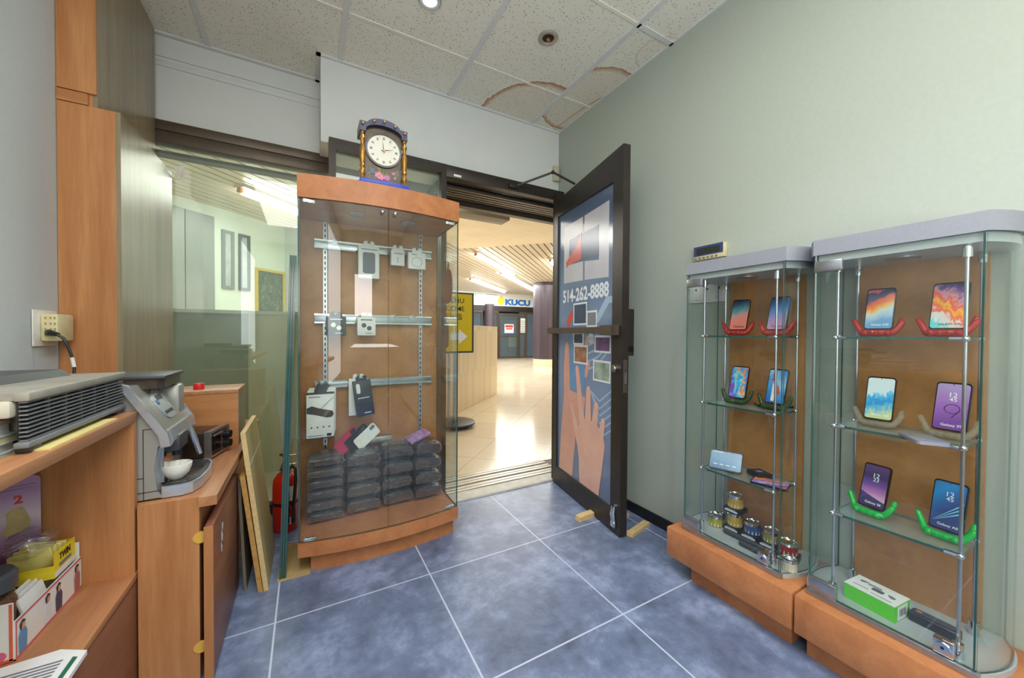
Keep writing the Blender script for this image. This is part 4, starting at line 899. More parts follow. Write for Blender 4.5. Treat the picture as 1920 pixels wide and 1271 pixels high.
# outlet and plug
t = thing('wall_outlet', 'cream outlet box with an adaptor on the left wall', 'outlet', (XL, 1.97, 1.13))
b = B(); b.box((XL+0.002, 1.89, 1.066), (XL+0.006, 2.03, 1.192), bev=0.002); obj('wall_plate', b, M_plasticwhite, t, world=True)
b = B(); b.box((XL+0.006, 1.925, 1.082), (-0.770, 2.03, 1.180), bev=0.008); ad = obj('adaptor', b, M_cream, t, world=True)
b = B()
for zz in (1.165, 1.145, 1.125, 1.105):
    for xx in (-0.80, -0.788, -0.778): b.box((xx-0.002, 1.9238, zz-0.004), (xx+0.002, 1.9256, zz+0.004))
obj('socket_slots', b, plain('slot_shade', (160, 150, 110), 0.6), ad)
t = thing('power_cord', 'black power cord hanging from the outlet adaptor', 'cord', (-0.79, 1.92, 1.112))
b = B(); b.tube([(-0.790, 1.922, 1.113), (-0.780, 1.908, 1.112), (-0.760, 1.90, 1.107)], [0.012, 0.010, 0.006], 10); obj('plug', b, M_blk, t, world=True)
b = B(); b.tube([(-0.764, 1.90, 1.108), (-0.748, 1.90, 1.094), (-0.738, 1.90, 1.068), (-0.728, 1.90, 1.03), (-0.722, 1.90, 0.985), (-0.720, 1.88, 0.90), (-0.72, 1.85, 0.86)], 0.0045, 8); obj('cable', b, M_blk, t, world=True)
b = B(); b.tube([(-0.7275, 1.90, 1.026), (-0.7225, 1.90, 0.992)], 0.0052, 8); obj('cable_marking', b, M_card, t, world=True)

# coffee machine: profile in x,z extruded along y
t = thing('coffee_machine', 'silver espresso machine with sloping control panel on the counter', 'coffee machine', (-0.44, 1.66, 0.60))
M_cm = plain('champagne_silver', (172, 172, 164), 0.32, 0.45, 0.05, 6); M_cm2 = plain('bright_silver', (192, 196, 202), 0.22, 0.6, 0.04)
Fz = frame((0, 1.80, 0), (1, 0, 0), (0, 0, 1))   # local x, z; depth towards -y (the camera)
b = B().at(Fz); b.poly([(-0.63, 0.606), (-0.392, 0.606), (-0.405, 0.632), (-0.412, 0.70), (-0.402, 0.765), (-0.376, 0.768), (-0.383, 0.800), (-0.470, 0.950), (-0.63, 0.955)], 0.28, 0.0); body = obj('body', b, M_cm, t, world=True)
RAIL = [(-0.392, 0.764), (-0.370, 0.766), (-0.377, 0.806), (-0.466, 0.958), (-0.485, 0.964), (-0.492, 0.948), (-0.474, 0.935), (-0.398, 0.80)]
for dz in (0.2805, -0.0125): b = B().at(Fz); b.poly(RAIL, 0.012, dz); obj('side_rail', b, M_cm2, t, world=True)
sl = Vector((0.087, 0, -0.150)).normalized(); Fpanel = frame((-0.4265, 1.655, 0.875), (0, 1, 0), -sl)
b = B().at(Fpanel); b.poly(rrect(0.10, 0.105, 0.035, 0, 0.0), 0.004, 0.0005); pnl = obj('control_panel', b, M_cm2, t, world=True)
b = B().at(Fpanel); b.rect(-0.02, 0.018, 0.028, 0.036, 0.001, 0.0045); obj('screen', b, M_dgrey, pnl)
for k in range(4): b = B().at(Fpanel); b.circ(-0.027+0.018*k, -0.028, 0.0055, 0.003, 0.0045, 12); obj('button', b, M_dgrey, pnl)
b = B().at(Fpanel); b.circ(-0.034, 0.012, 0.008, 0.003, 0.0045, 16); obj('dial', b, plain('dial_blue', (86, 116, 156), 0.3), pnl)
b = B().at(Fz); b.poly([(-0.402, 0.755), (-0.374, 0.760), (-0.367, 0.775), (-0.376, 0.812), (-0.388, 0.802)], 0.262, 0.009); obj('brew_head', b, M_cm2, t, world=True)
b = B(); b.box((-0.402, 1.565, 0.735), (-0.360, 1.660, 0.785), bev=0.006); sp = obj('spout_block', b, M_dgrey, t, world=True)
b = B(); b.cyl((-0.380, 1.61, 0.737), (-0.380, 1.61, 0.712), 0.011, 10); obj('nozzle', b, M_blk, sp)
b = B(); b.tube([(-0.372, 1.735, 0.78), (-0.362, 1.738, 0.74), (-0.345, 1.742, 0.672)], [0.007, 0.009, 0.008], 10); obj('steam_wand', b, M_chrome, t, world=True)
tp = [(-0.395, 1.522), (-0.345, 1.522), (-0.322, 1.535), (-0.308, 1.575), (-0.302, 1.66), (-0.308, 1.745), (-0.322, 1.785), (-0.345, 1.798), (-0.395, 1.798)]
b = B(); b.prism(tp, 0.603, 0.636); tr = obj('drip_tray', b, M_cm2, t, world=True)
b = B(); b.prism([(x-0.006 if x > -0.39 else x, 1.66+(y-1.66)*0.92) for x, y in tp], 0.6355, 0.6375); obj('tray_well', b, M_blk, tr)
b = B()
for k in range(15):
    y = 1.545+0.0165*k; b.box((-0.394, y-0.002, 0.6365), (-0.322 if 3 <= k <= 11 else -0.34, y+0.002, 0.6405))
obj('tray_grid', b, M_chrome, tr)
b = B().at(Fz); b.poly([(-0.412, 0.64), (-0.398, 0.64), (-0.398, 0.77), (-0.412, 0.77)], 0.20, 0.04); obj('recess_wall', b, M_chrome, t, world=True)
b = B(); b.box((-0.436, 1.5185, 0.606), (-0.4345, 1.5205, 0.82)); b.box((-0.62, 1.5185, 0.672), (-0.436, 1.5205, 0.6735)); b.box((-0.436, 1.5185, 0.82), (-0.40, 1.5205, 0.8215)); b.box((-0.63, 1.5185, 0.628), (-0.395, 1.5205, 0.6295)); obj('panel_seam', b, M_blk, t, world=True)
b = B(); b.box((-0.63, 1.53, 0.60), (-0.40, 1.79, 0.607)); obj('foot', b, M_blk, t, world=True)
b = B(); b.prism([(-0.60, 1.60), (-0.425, 1.60), (-0.41, 1.62), (-0.41, 1.79), (-0.60, 1.79)], 0.935, 0.968); hp = obj('bean_hopper', b, plain('brown_smoke', (70, 58, 48), 0.2), t, world=True)
b = B(); b.box((-0.605, 1.595, 0.966), (-0.402, 1.797, 0.977), bev=0.003); obj('hopper_lid', b, M_dgrey, hp)
b = B(); b.box((-0.47, 1.735, 0.82), (-0.400, 1.80, 0.930), bev=0.010); obj('rear_housing', b, M_cm, t, world=True)
t = thing('coffee_cup', 'white rounded cup on the drip tray of the coffee machine', 'cup', (-0.374, 1.585, 0.6408))
b = B(); b.lathe([(0, 0), (0.018, 0), (0.020, 0.003), (0.033, 0.018), (0.039, 0.036), (0.040, 0.048), (0.0385, 0.0485), (0.036, 0.036), (0.029, 0.016), (0.0, 0.006)], seg=36); obj('bowl', b, plain('white_porcelain', (238, 236, 226), 0.15, 0, 0.01), t, smooth=60)
# toaster oven
t = thing('toaster_oven', 'small black toaster oven with silver front frame on the counter', 'toaster oven', (-0.340, 1.884, 0.60), (0, 0, math.radians(-14.2)))
def tp_(n, a, c, m, par=t, bev=0.0): b = B(); b.box(a, c, bev=bev); return obj(n, b, m, par)
tp_('body', (-0.185, 0.003, 0.012), (-0.022, 0.152, 0.110), plain('brown_black_enamel', (52, 44, 42), 0.25, 0.2), bev=0.004)
b = B(); b.box((-0.022, 0, 0.008), (0, 0.010, 0.116)); b.box((-0.022, 0.145, 0.008), (0, 0.155, 0.116)); b.box((-0.022, 0.010, 0.107), (0, 0.145, 0.116)); b.box((-0.022, 0.010, 0.008), (0, 0.145, 0.016)); obj('front_frame', b, M_steel, t)
tp_('oven_door', (-0.022, 0.010, 0.016), (-0.004, 0.090, 0.107), M_gloss)
cp = tp_('control_strip', (-0.022, 0.090, 0.016), (-0.004, 0.145, 0.107), plain('brown_panel', (96, 62, 50), 0.3))
for z in (0.078, 0.040): b = B(); b.cyl((-0.004, 0.118, z), (0.022, 0.118, z), 0.016, 18); obj('knob', b, M_blk, cp)
tp_('door_handle', (0.0, 0.018, 0.094), (0.008, 0.084, 0.101), M_steel)
for x, y in ((-0.17, 0.02), (-0.17, 0.135), (-0.03, 0.02), (-0.03, 0.135)): b = B(); b.cyl((x, y, 0), (x, y, 0.014), 0.009, 10); obj('foot', b, M_blk, t)

# things on the lower shelf
M_purple = NT('purple_card_print'); v = M_purple.coord('Object'); sp = M_purple.n('SeparateXYZ', {0: v})
g = M_purple.n('MapRange', {0: sp.outputs[2], 1: 0.50, 2: 0.74}).outputs[0]
M_purple.bsdf(M_purple.ramp(M_purple.math('ADD', g, M_purple.math('MULTIPLY', M_purple.noise(v, 9, 2), 0.2)), [(0.1, lin((96, 48, 112))), (0.35, lin((158, 108, 166))), (0.65, lin((220, 204, 214))), (0.95, lin((170, 126, 170)))]), 0.3)
th_ = math.radians(25); ca, sa = math.cos(th_), math.sin(th_)
Fpc = frame((-0.627-0.066*ca, 1.478-0.066*sa, 0.402), (ca, sa, 0), (0, 0, 1))
t = thing('promotion_card', 'tall purple card with a gold wrapped figure, standing at the shelf end', 'card', Fpc @ Vector((0, 0, 0)))
b = B().at(Fpc); b.poly(rrect(0.132, 0.335, 0.014, 0, 0.1675), 0.003); obj('card', b, M_purple.m, t, world=True)
b = B().at(Fpc); b.poly([(0.012, 0.185), (0.045, 0.195), (0.050, 0.215), (0.042, 0.245), (0.036, 0.258), (0.022, 0.257), (0.010, 0.245), (0.012, 0.22), (0.004, 0.195)], 0.001, 0.003); obj('figure_print', b, plain('gold_print', (196, 176, 120), 0.4, 0, 0.15, 40), t, world=True)
lettering('2', M_red_ink, t, Fpc @ T(0.030, 0.278), h=0.022, d=0.003, bold=0.04, world=True)
b = B().at(Fpc); b.rect(-0.06, 0.312, 0.058, 0.314, 0.0008, 0.003); b.rect(-0.06, 0.304, 0.055, 0.306, 0.0008, 0.003); obj('text_lines', b, M_grey_ink, t, world=True)
# long printed tray box
t = thing('tray_box', 'long white printed cardboard tray of sachets along the shelf', 'tray', (-0.62, 1.33, 0.402))
b = B(); b.box((-0.70, 1.215, 0.402), (-0.555, 1.484, 0.406)); b.box((-0.558, 1.215, 0.402), (-0.555, 1.484, 0.488)); b.box((-0.70, 1.215, 0.402), (-0.697, 1.484, 0.488)); b.box((-0.697, 1.481, 0.402), (-0.558, 1.484, 0.53)); b.box((-0.697, 1.215, 0.402), (-0.558, 1.218, 0.530)); obj('tray', b, M_card, t, world=True)
Ft = frame((-0.555, 1.350, 0.445), (0, 1, 0), (0, 0, 1))
b = B().at(Ft); b.rect(-0.134, -0.043, 0.134, -0.037); b.rect(-0.134, 0.037, 0.134, 0.043); b.rect(-0.134, -0.037, -0.130, 0.037); obj('pink_border', b, plain('rose_border', (206, 112, 116), 0.5), t, world=True)
Fe = frame((-0.6275, 1.2149, 0.445), (1, 0, 0), (0, 0, 1))
b = B().at(Fe); b.rect(0.064, -0.04, 0.069, 0.083); b.rect(-0.07, -0.042, 0.07, -0.036); b.poly([(-0.07, 0.02), (-0.02, 0.0), (0.05, -0.012), (0.05, -0.02), (-0.03, -0.012), (-0.07, 0.005)], 0.0008); obj('red_swoosh', b, plain('orange_red_print', (222, 104, 70), 0.5), t, world=True)
b = B().at(Fe); b.circ(-0.03, 0.04, 0.02, 0.0006, 0.0, 20, 0.028); obj('dark_letter', b, M_black_ink, t, world=True)
b = B().at(Fe); b.circ(0.035, -0.03, 0.012, 0.0010); b.circ(0.05, -0.026, 0.010, 0.0012); obj('pink_fruit_print', b, plain('pink_fruit', (226, 110, 150), 0.5), t, world=True)
def figure(x, h, shirt, lab):
    b = B().at(Ft); b.poly([(x-0.012, -0.035), (x+0.012, -0.035), (x+0.014, 0.0), (x+0.009, 0.012), (x-0.009, 0.012), (x-0.014, 0.0)], 0.0008, 0.0006); obj('printed_person', b, shirt, t, world=True)
    b = B().at(Ft); b.circ(x, 0.021, 0.0075, 0.0008, 0.0006, 16, 0.010); obj('printed_face', b, plain('print_face', (206, 160, 130), 0.5), t, world=True)
    b = B().at(Ft); b.poly([(x-0.009, 0.018), (x-0.010, 0.028), (x, 0.034), (x+0.009, 0.028), (x+0.006, 0.026), (x-0.004, 0.027), (x-0.006, 0.012)], 0.0010, 0.0008); obj('printed_hair', b, plain('print_hair', (60, 44, 40), 0.5), t, world=True)
figure(-0.112, 0, plain('print_blue_shirt', (96, 150, 200), 0.5), ''); figure(-0.02, 0, plain('print_white_shirt', (222, 226, 232), 0.5), ''); figure(0.025, 0, plain('print_navy_shirt', (70, 72, 96), 0.5), ''); figure(0.11, 0, plain('print_rose_shirt', (176, 112, 112), 0.5), '')
# sachets inside
for k in range(3):
    b = B().at(Matrix.Translation((-0.570-0.013*k, 1.325+0.01*k, 0.450)) @ Euler((0, math.radians(-14), 0)).to_matrix().to_4x4()); b.box((-0.003, -0.045, -0.042), (0.003, 0.045, 0.052), bev=0.002)
    o = obj('sachet', b, M_card); tag(o, 'white sachet standing in the long printed cardboard tray', 'sachet', 'sachets in the tray')
# yellow sweetener box
t = thing('sweetener_box', 'open yellow box of sweetener sachets in the tray', 'box', (-0.61, 1.43, 0.487))
Ry = Matrix.Translation((-0.612, 1.430, 0.4875))
b = B().at(Ry); b.box((-0.048, -0.048, 0), (0.048, -0.045, 0.032)); b.box((0.045, -0.045, 0), (0.048, 0.047, 0.062)); b.box((-0.048, 0.044, 0), (0.045, 0.047, 0.06)); b.box((-0.048, -0.045, 0), (-0.045, 0.044, 0.05)); b.box((-0.045, -0.045, 0), (0.045, 0.044, 0.003)); obj('carton', b, M_yellow, t, world=True)
Fq = Ry @ frame((0.0481, 0.0, 0.036), (0, 1, 0), (0, 0, 1))
lettering('TWIN', M_black_ink, t, Fq @ T(-0.002, 0.009), w=0.050, h=0.018, bold=0.03, world=True)
b = B().at(Fq); b.rect(-0.028, -0.016, 0.026, -0.007); obj('grey_band', b, M_grey_ink, t, world=True)
b = B().at(Fq); b.rect(-0.045, -0.036, 0.045, -0.022, 0.0005); obj('white_band', b, M_card, t, world=True)
for k in range(4):
    b = B().at(Ry @ Matrix.Translation((0.0, -0.024+0.016*k, 0.038)) @ Euler((0.2, 0.1*k-0.1, 0.1)).to_matrix().to_4x4()); b.box((-0.036, -0.004, -0.03), (0.036, 0.004, 0.036), bev=0.003)
    o = obj('sweetener_sachet', b, plain('pale_yellow', (228, 216, 130), 0.5)); tag(o, 'pale yellow sachet sticking out of the yellow box', 'sachet', 'sachets in the yellow box')
tb = bmesh.new(); bmesh.ops.create_icosphere(tb, subdivisions=3, radius=1.0)
for v_ in tb.verts: n_ = math.sin(5*v_.co.x+2*v_.co.z)*math.sin(6*v_.co.y)*0.16+math.sin(11*v_.co.z+7*v_.co.x)*0.06; v_.co *= 1+n_; v_.co = Vector((v_.co.x*0.045, v_.co.y*0.045, v_.co.z*0.036))
b = B().at(Matrix.Translation((-0.618, 1.415, 0.578))); b.merge(tb); o = obj('plastic_bag', b, M_wrap, smooth=60); tag(o, 'crumpled clear plastic bag lying on the yellow box', 'bag')
# coffee jar
t = thing('coffee_jar', 'glass jar of coffee granules with a dark grey lid', 'jar', (-0.630, 1.275, 0.4065))
b = B(); b.lathe([(0, 0), (0.044, 0), (0.049, 0.006), (0.050, 0.100), (0.044, 0.118), (0.038, 0.124), (0.038, 0.130)], seg=32); obj('glass', b, M_glass, t)
b = B(); b.lathe([(0, 0.002), (0.042, 0.002), (0.0475, 0.008), (0.0480, 0.098), (0.042, 0.114), (0.0, 0.116)], seg=32); obj('granules', b, burl('coffee_granules', (58, 36, 24), (132, 90, 58), 0.8, 160), t)
b = B(); b.lathe([(0, 0.128), (0.046, 0.128), (0.050, 0.132), (0.050, 0.162), (0.044, 0.170), (0.0, 0.172)], seg=36); obj('lid', b, plain('slate_lid', (70, 76, 80), 0.4), t)
# newspaper at the very front
t = thing('newspaper', 'folded newspaper with a green stripe in the lower left corner', 'newspaper', (-0.52, 1.10, 0.402))
b = B(); b.prism([(-0.76, 0.86), (-0.425, 0.90), (-0.428, 1.165), (-0.48, 1.195), (-0.76, 1.17)], 0.4025, 0.412); obj('sheets', b, M_card, t, world=True)
b = B(); b.at(T(0, 0, 0.4121)); b.poly([(-0.445, 0.92), (-0.437, 0.92), (-0.437, 1.15), (-0.446, 1.155)]); obj('green_stripe', b, plain('dark_green_ink', (40, 110, 82), 0.5), t, world=True)
b = B(); b.at(T(0, 0, 0.4121))
for k in range(26): b.rect(-0.74, 0.90+0.010*k, -0.46, 0.905+0.010*k, 0.0004)
obj('printed_lines', b, M_grey_ink, t, world=True)

# boards leaning on the counter
def board(name, label, x0, xt, y0, y1, h, th, m, em, cat='board'):
    """leaning slab: foot at x0, top at xt, from y0 to y1"""
    t = thing(name, label, cat, (x0, (y0+y1)/2, 0))
    d = Vector((xt-x0, 0, h)); b = B(); P = []
    for x, z in ((x0, 0), (xt, h), (xt+th, h), (x0+th, 0)): P.append([b.v((x, y0, z)), b.v((x, y1, z))])
    for i in range(4): j = (i+1) % 4; b.f([P[i][0], P[j][0], P[j][1], P[i][1]], 0 if i in (0, 2) else 1)
    b.f([p[0] for p in P], 1); b.f([p[1] for p in P][::-1], 1)
    obj('slab', b, [m, em], t, world=True); return t
board('leaning_board', 'weathered grey plywood board leaning against the counter door', -0.240, -0.2605, 1.945, 2.26, 0.475, 0.010, M_greyply, M_greyply)
board('leaning_board', 'short particle board leaning behind the tall pale veneer board', -0.186, -0.248, 1.905, 2.27, 0.510, 0.018, M_particle, M_particle)
tb_ = board('leaning_board', 'tall pale veneer board leaning beside the counter', -0.165, -0.245, 1.900, 2.28, 0.695, 0.018, M_veneer, M_edgeply)
b = B()
for k in (0.55,): 
    f0 = 0.80; b.at(frame((-0.165+0.018-0.08*f0+0.0003, 1.90, 0.695*f0), (0, 1, 0), (-0.08, 0, 0.695))); b.rect(0.0, 0.0, 0.38, 0.004, 0.0004)
obj('chalk_line', b, M_white, tb_, world=True)
# glass sheets leaning against the display cabinet
for k in range(3):
    x = -0.112+0.0095*k; t = thing('glass_sheet', ('green-edged glass sheet furthest left of three leaning by the cabinet', 'middle green-edged glass sheet of three leaning by the cabinet', 'green-edged glass sheet nearest the cabinet of three leaning')[k], 'glass sheet', (x, 2.15, 0), (0, 0, 0), 'leaning glass sheets')
    b = B(); P = []
    for xx, z in ((x, 0.003), (x+0.045, 1.468), (x+0.053, 1.468), (x+0.008, 0.003)): P.append([b.v((xx, 1.952, z)), b.v((xx, 2.33, z))])
    for i in range(4): j = (i+1) % 4; b.f([P[i][0], P[j][0], P[j][1], P[i][1]], 0 if i in (0, 2) else 1)
    b.f([p[0] for p in P], 1); b.f([p[1] for p in P][::-1], 1)
    obj('pane', b, [M_glass, plain('deep_green_edge', (34, 78, 72), 0.15, 0, 0.1, 10, 0.8)], t, world=True)
b = B(); b.box((-0.118, 1.935, 0.0005), (0.012, 2.26, 0.003)); o = obj('cardboard_sheet', b, plain('tan_cardboard', (184, 156, 104), 0.7, 0, 0.08, 6)); tag(o, 'flat tan cardboard on the floor under the glass sheets', 'cardboard')
# fire extinguisher
t = thing('fire_extinguisher', 'red fire extinguisher standing behind the glass sheets', 'fire extinguisher', (-0.108, 2.46, 0))
b = B(); b.lathe([(0, 0.0), (0.060, 0.0), (0.064, 0.006), (0.064, 0.25), (0.060, 0.285), (0.042, 0.315), (0.020, 0.330), (0.018, 0.345), (0, 0.345)], seg=36); obj('cylinder', b, M_extred, t, smooth=50)
b = B(); b.lathe([(0.0645, 0.150), (0.0655, 0.152), (0.0655, 0.166), (0.0645, 0.168)], seg=36); obj('strap', b, M_black, t)
b = B(); b.cyl((0, 0, 0.343), (0, 0, 0.385), 0.016, 14); b.box((-0.012, -0.02, 0.37), (0.012, 0.02, 0.40), bev=0.004); obj('valve', b, M_dgrey, t)
b = B(); b.tube([(0.0, 0.01, 0.40), (-0.01, -0.03, 0.43), (-0.02, -0.07, 0.445)], [0.007, 0.008, 0.007], 8); b.tube([(0.0, 0.01, 0.375), (-0.012, -0.03, 0.375), (-0.02, -0.06, 0.355)], [0.007, 0.007, 0.006], 8); obj('handle', b, M_black, t)
b = B(); a_ = [2*PI*i/20 for i in range(21)]; b.tube([(0.045+0.026*math.cos(a), -0.03, 0.40+0.026*math.sin(a)) for a in a_], 0.003, 6, cap=False); obj('gauge_ring', b, M_steel, t)
b = B(); b.tube([(0.015, -0.01, 0.375), (0.05, -0.05, 0.35), (0.052, -0.068, 0.28), (0.045, -0.074, 0.20), (0.040, -0.076, 0.13)], 0.008, 10); obj('hose', b, M_black, t)
b = B(); b.tube([(0.041, -0.076, 0.14), (0.040, -0.078, 0.06)], [0.010, 0.012], 10); obj('nozzle', b, M_dgrey, t)
b = B(); b.strip([(0.0648*math.sin(a), -0.0648*math.cos(a)) for a in [0.15+0.06*i for i in range(14)]], 0.175, 0.255, -0.0008); obj('label_plate', b, [M_card, M_card], t)
b = B(); b.strip([(0.0648*math.sin(a), -0.0648*math.cos(a)) for a in [0.30+0.06*i for i in range(10)]], 0.045, 0.085, -0.0008); obj('label_plate', b, [M_card, M_card], t)
# letter on the shop window
b = B(); obj_R = lettering('R', M_plasticwhite, win, frame((-0.622, 2.7155, 2.005), (1, 0, 0), (0, 0, 1)), h=0.075, w=0.05, bold=0.05, mirror=True, name='window_letter')

# ------------------------------------------------------------------ two glass phone cases on the right wall
XF, XB = 1.53, 1.788
def case_plan(ya, yb, s=0.045, xf=XF, xb=XB, n=11):
    """closed outline: flat front at xf, bowed sides to the wall"""
    out = [(xf, ya), (xf, yb)]
    def side(y, sg):
        return [(xf+(xb-xf)*i/(n-1), y+sg*s*(1-((i/(n-1)-0.55)/0.55)**2)*(1 if True else 0)) for i in range(n)]
    L = side(yb, 1)[1:]; Rr = side(ya, -1)[1:]
    return [(xf, ya), (xf, yb)] + L + Rr[::-1]
def side_path(y, sg, s=0.045, n=11, xf=XF, xb=XB):
    return [(xf+(xb-xf)*i/(n-1), y+sg*s*(1-((i/(n-1)-0.55)/0.55)**2)) for i in range(n)]
def phone_case(label, ya, yb, sy0, sy1, py0, py1, pl0, pl1, ry0, ry1):
    t = thing('wall_display_case', label, 'display case', (1.65, (ya+yb)/2, 0), (0, 0, 0), 'phone display cases')
    def cp(n, b, m, p=t, **k): return obj(n, b, m, p, world=(p is t), **k)
    b = B(); b.prism([(1.535, pl0), (1.785, pl0), (1.785, pl1), (1.535, pl1)], 0, 0.086); cp('plinth', b, M_burl)
    b = B(); b.box((1.478, sy0, 0.086), (1.795, sy1, 0.220), bev=0.006); cp('base_slab', b, M_burl)
    b = B(); b.prism(case_plan(ya+0.004, yb-0.004), 0.220, 0.2352); cp('floor_plate', b, M_greyplate)
    b = B(); b.box((XF-0.008, ya-0.002, 0.220), (XF+0.012, yb+0.002, 0.240), bev=0.002); cp('front_rail', b, M_steel)
    b = B(); b.prism(case_plan(ya, yb), 1.393, 1.445); cap = cp('top_cap', b, M_silver)
    b = B(); b.prism(case_plan(ya+0.012, yb-0.012, 0.042, XF+0.012), 1.368, 1.393); obj('lower_rim', b, M_greyplate, cap)
    b = B(); b.box((1.772, py0, 0.2352), (XB, py1, 1.368)); cp('back_panel', b, M_burlb)
    b = B(); b.box((XF+0.002, ya+0.004, 0.241), (XF+0.008, yb-0.004, 1.392), glassy=True); gd = cp('glass_door', b, [M_glass, M_gedge])
    b = B(); b.strip(side_path(ya+0.006, -1, 0.042), 0.236, 1.392, 0.005); cp('curved_side', b, [M_glass, M_gedge])
    b = B(); b.strip(side_path(yb-0.006, 1, 0.042)[::-1], 0.236, 1.392, 0.005); cp('curved_side', b, [M_glass, M_gedge])
    b = B(); b.box((XF-0.004, yb-0.080, 0.238), (XF+0.014, yb-0.005, 0.285), bev=0.003); obj('hinge_plate', b, M_steel, gd)
    b = B(); b.box((XF-0.004, yb-0.080, 1.335), (XF+0.014, yb-0.005, 1.372), bev=0.003); obj('hinge_plate', b, M_steel, gd)
    b = B(); b.box((XF-0.002, ya+0.042, 0.242), (XF+0.016, ya+0.082, 0.285), bev=0.003); b.cyl((XF-0.010, ya+0.062, 0.266), (XF, ya+0.062, 0.266), 0.014, 18); lk = obj('lock', b, M_chrome, gd)
    b = B(); b.cyl((XF-0.0112, ya+0.062, 0.266), (XF-0.0098, ya+0.062, 0.266), 0.004, 10); obj('keyhole', b, M_black, lk)
    b = B(); b.lathe([(0, 0), (0.032, 0), (0.040, 0.004), (0.040, 0.008), (0, 0.008)], (1.65, (ya+yb)/2, 1.360), 28); obj('puck_light', b, M_steel, cap)
    for x in (1.57, 1.73):
        for y in (ry0, ry1):
            b = B(); b.cyl((x, y, 0.2352), (x, y, 1.368), 0.0042, 10); rd = cp('shelf_rod', b, M_steel)
            b = B(); b.cyl((x, y, 0.2352), (x, y, 0.275), 0.011, 14); b.cyl((x, y, 1.335), (x, y, 1.368), 0.010, 14); obj('rod_socket', b, M_chrome, rd)
    for z in (1.113, 0.815, 0.518):
        b = B(); b.box((1.562, ry0-0.004, z-0.004), (1.738, ry1+0.004, z+0.004), glassy=True); sh = cp('glass_shelf', b, [glass('shelf_glass', (0.88, 0.95, 0.93), 1.55, 0.0, 0.10) if 'shelf_glass' not in MATS else MATS['shelf_glass'], M_gedge])
        for x in (1.57, 1.73):
            for y in (ry0, ry1):
                d = 1 if y == ry0 else -1
                b = B(); b.ball((x-0.008, y-0.002*d, z), 0.0085); b.cyl((x-0.006, y-0.004*d, z), (x-0.006, y+0.028*d, z), 0.0068, 10); obj('shelf_clamp', b, M_chrome, sh)
    return t
phone_case('narrow glass wall case of phones left of the larger one, below the thermostat', 0.700, 1.108, 0.642, 1.156, 0.742, 1.045, 0.665, 1.065, 0.748, 1.041)
phone_case('glass wall case of phones nearest the right edge of the photo', 0.240, 0.618, 0.08, 0.636, 0.276, 0.574, 0.10, 0.618, 0.283, 0.562)

# phones, local: stands on z=0, faces -y
def screen(name, fn):
    t = NT(name); v = t.coord('Generated'); sp = t.n('SeparateXYZ', {0: v}); col = fn(t, sp.outputs[0], sp.outputs[2], v)
    t.bsdf(col, 0.12, 0, 0.5); return t.m
def blend(t, f, *stops): return t.ramp(f, [(p, lin(c)) for p, c in stops])
def warp(t, v, s, k, seed=0.0, dist=1.0):
    mp = t.n('Mapping', {'Vector': v, 'Location': (seed, seed*0.7, seed*1.3)}).outputs[0]
    return t.math('MULTIPLY', t.math('SUBTRACT', t.noise(mp, s, 4, 0.5, dist), 0.5), k)
def add(t, *a):
    r = a[0]
    for q in a[1:]: r = t.math('ADD', r, q)
    return r
def s_diag(stops, kx, kz, s=3, k=0.5, seed=0.0, dist=1.0):
    return lambda t, x, z, v: blend(t, add(t, t.math('MULTIPLY', x, kx), t.math('MULTIPLY', z, kz), warp(t, v, s, k, seed, dist)), *stops)
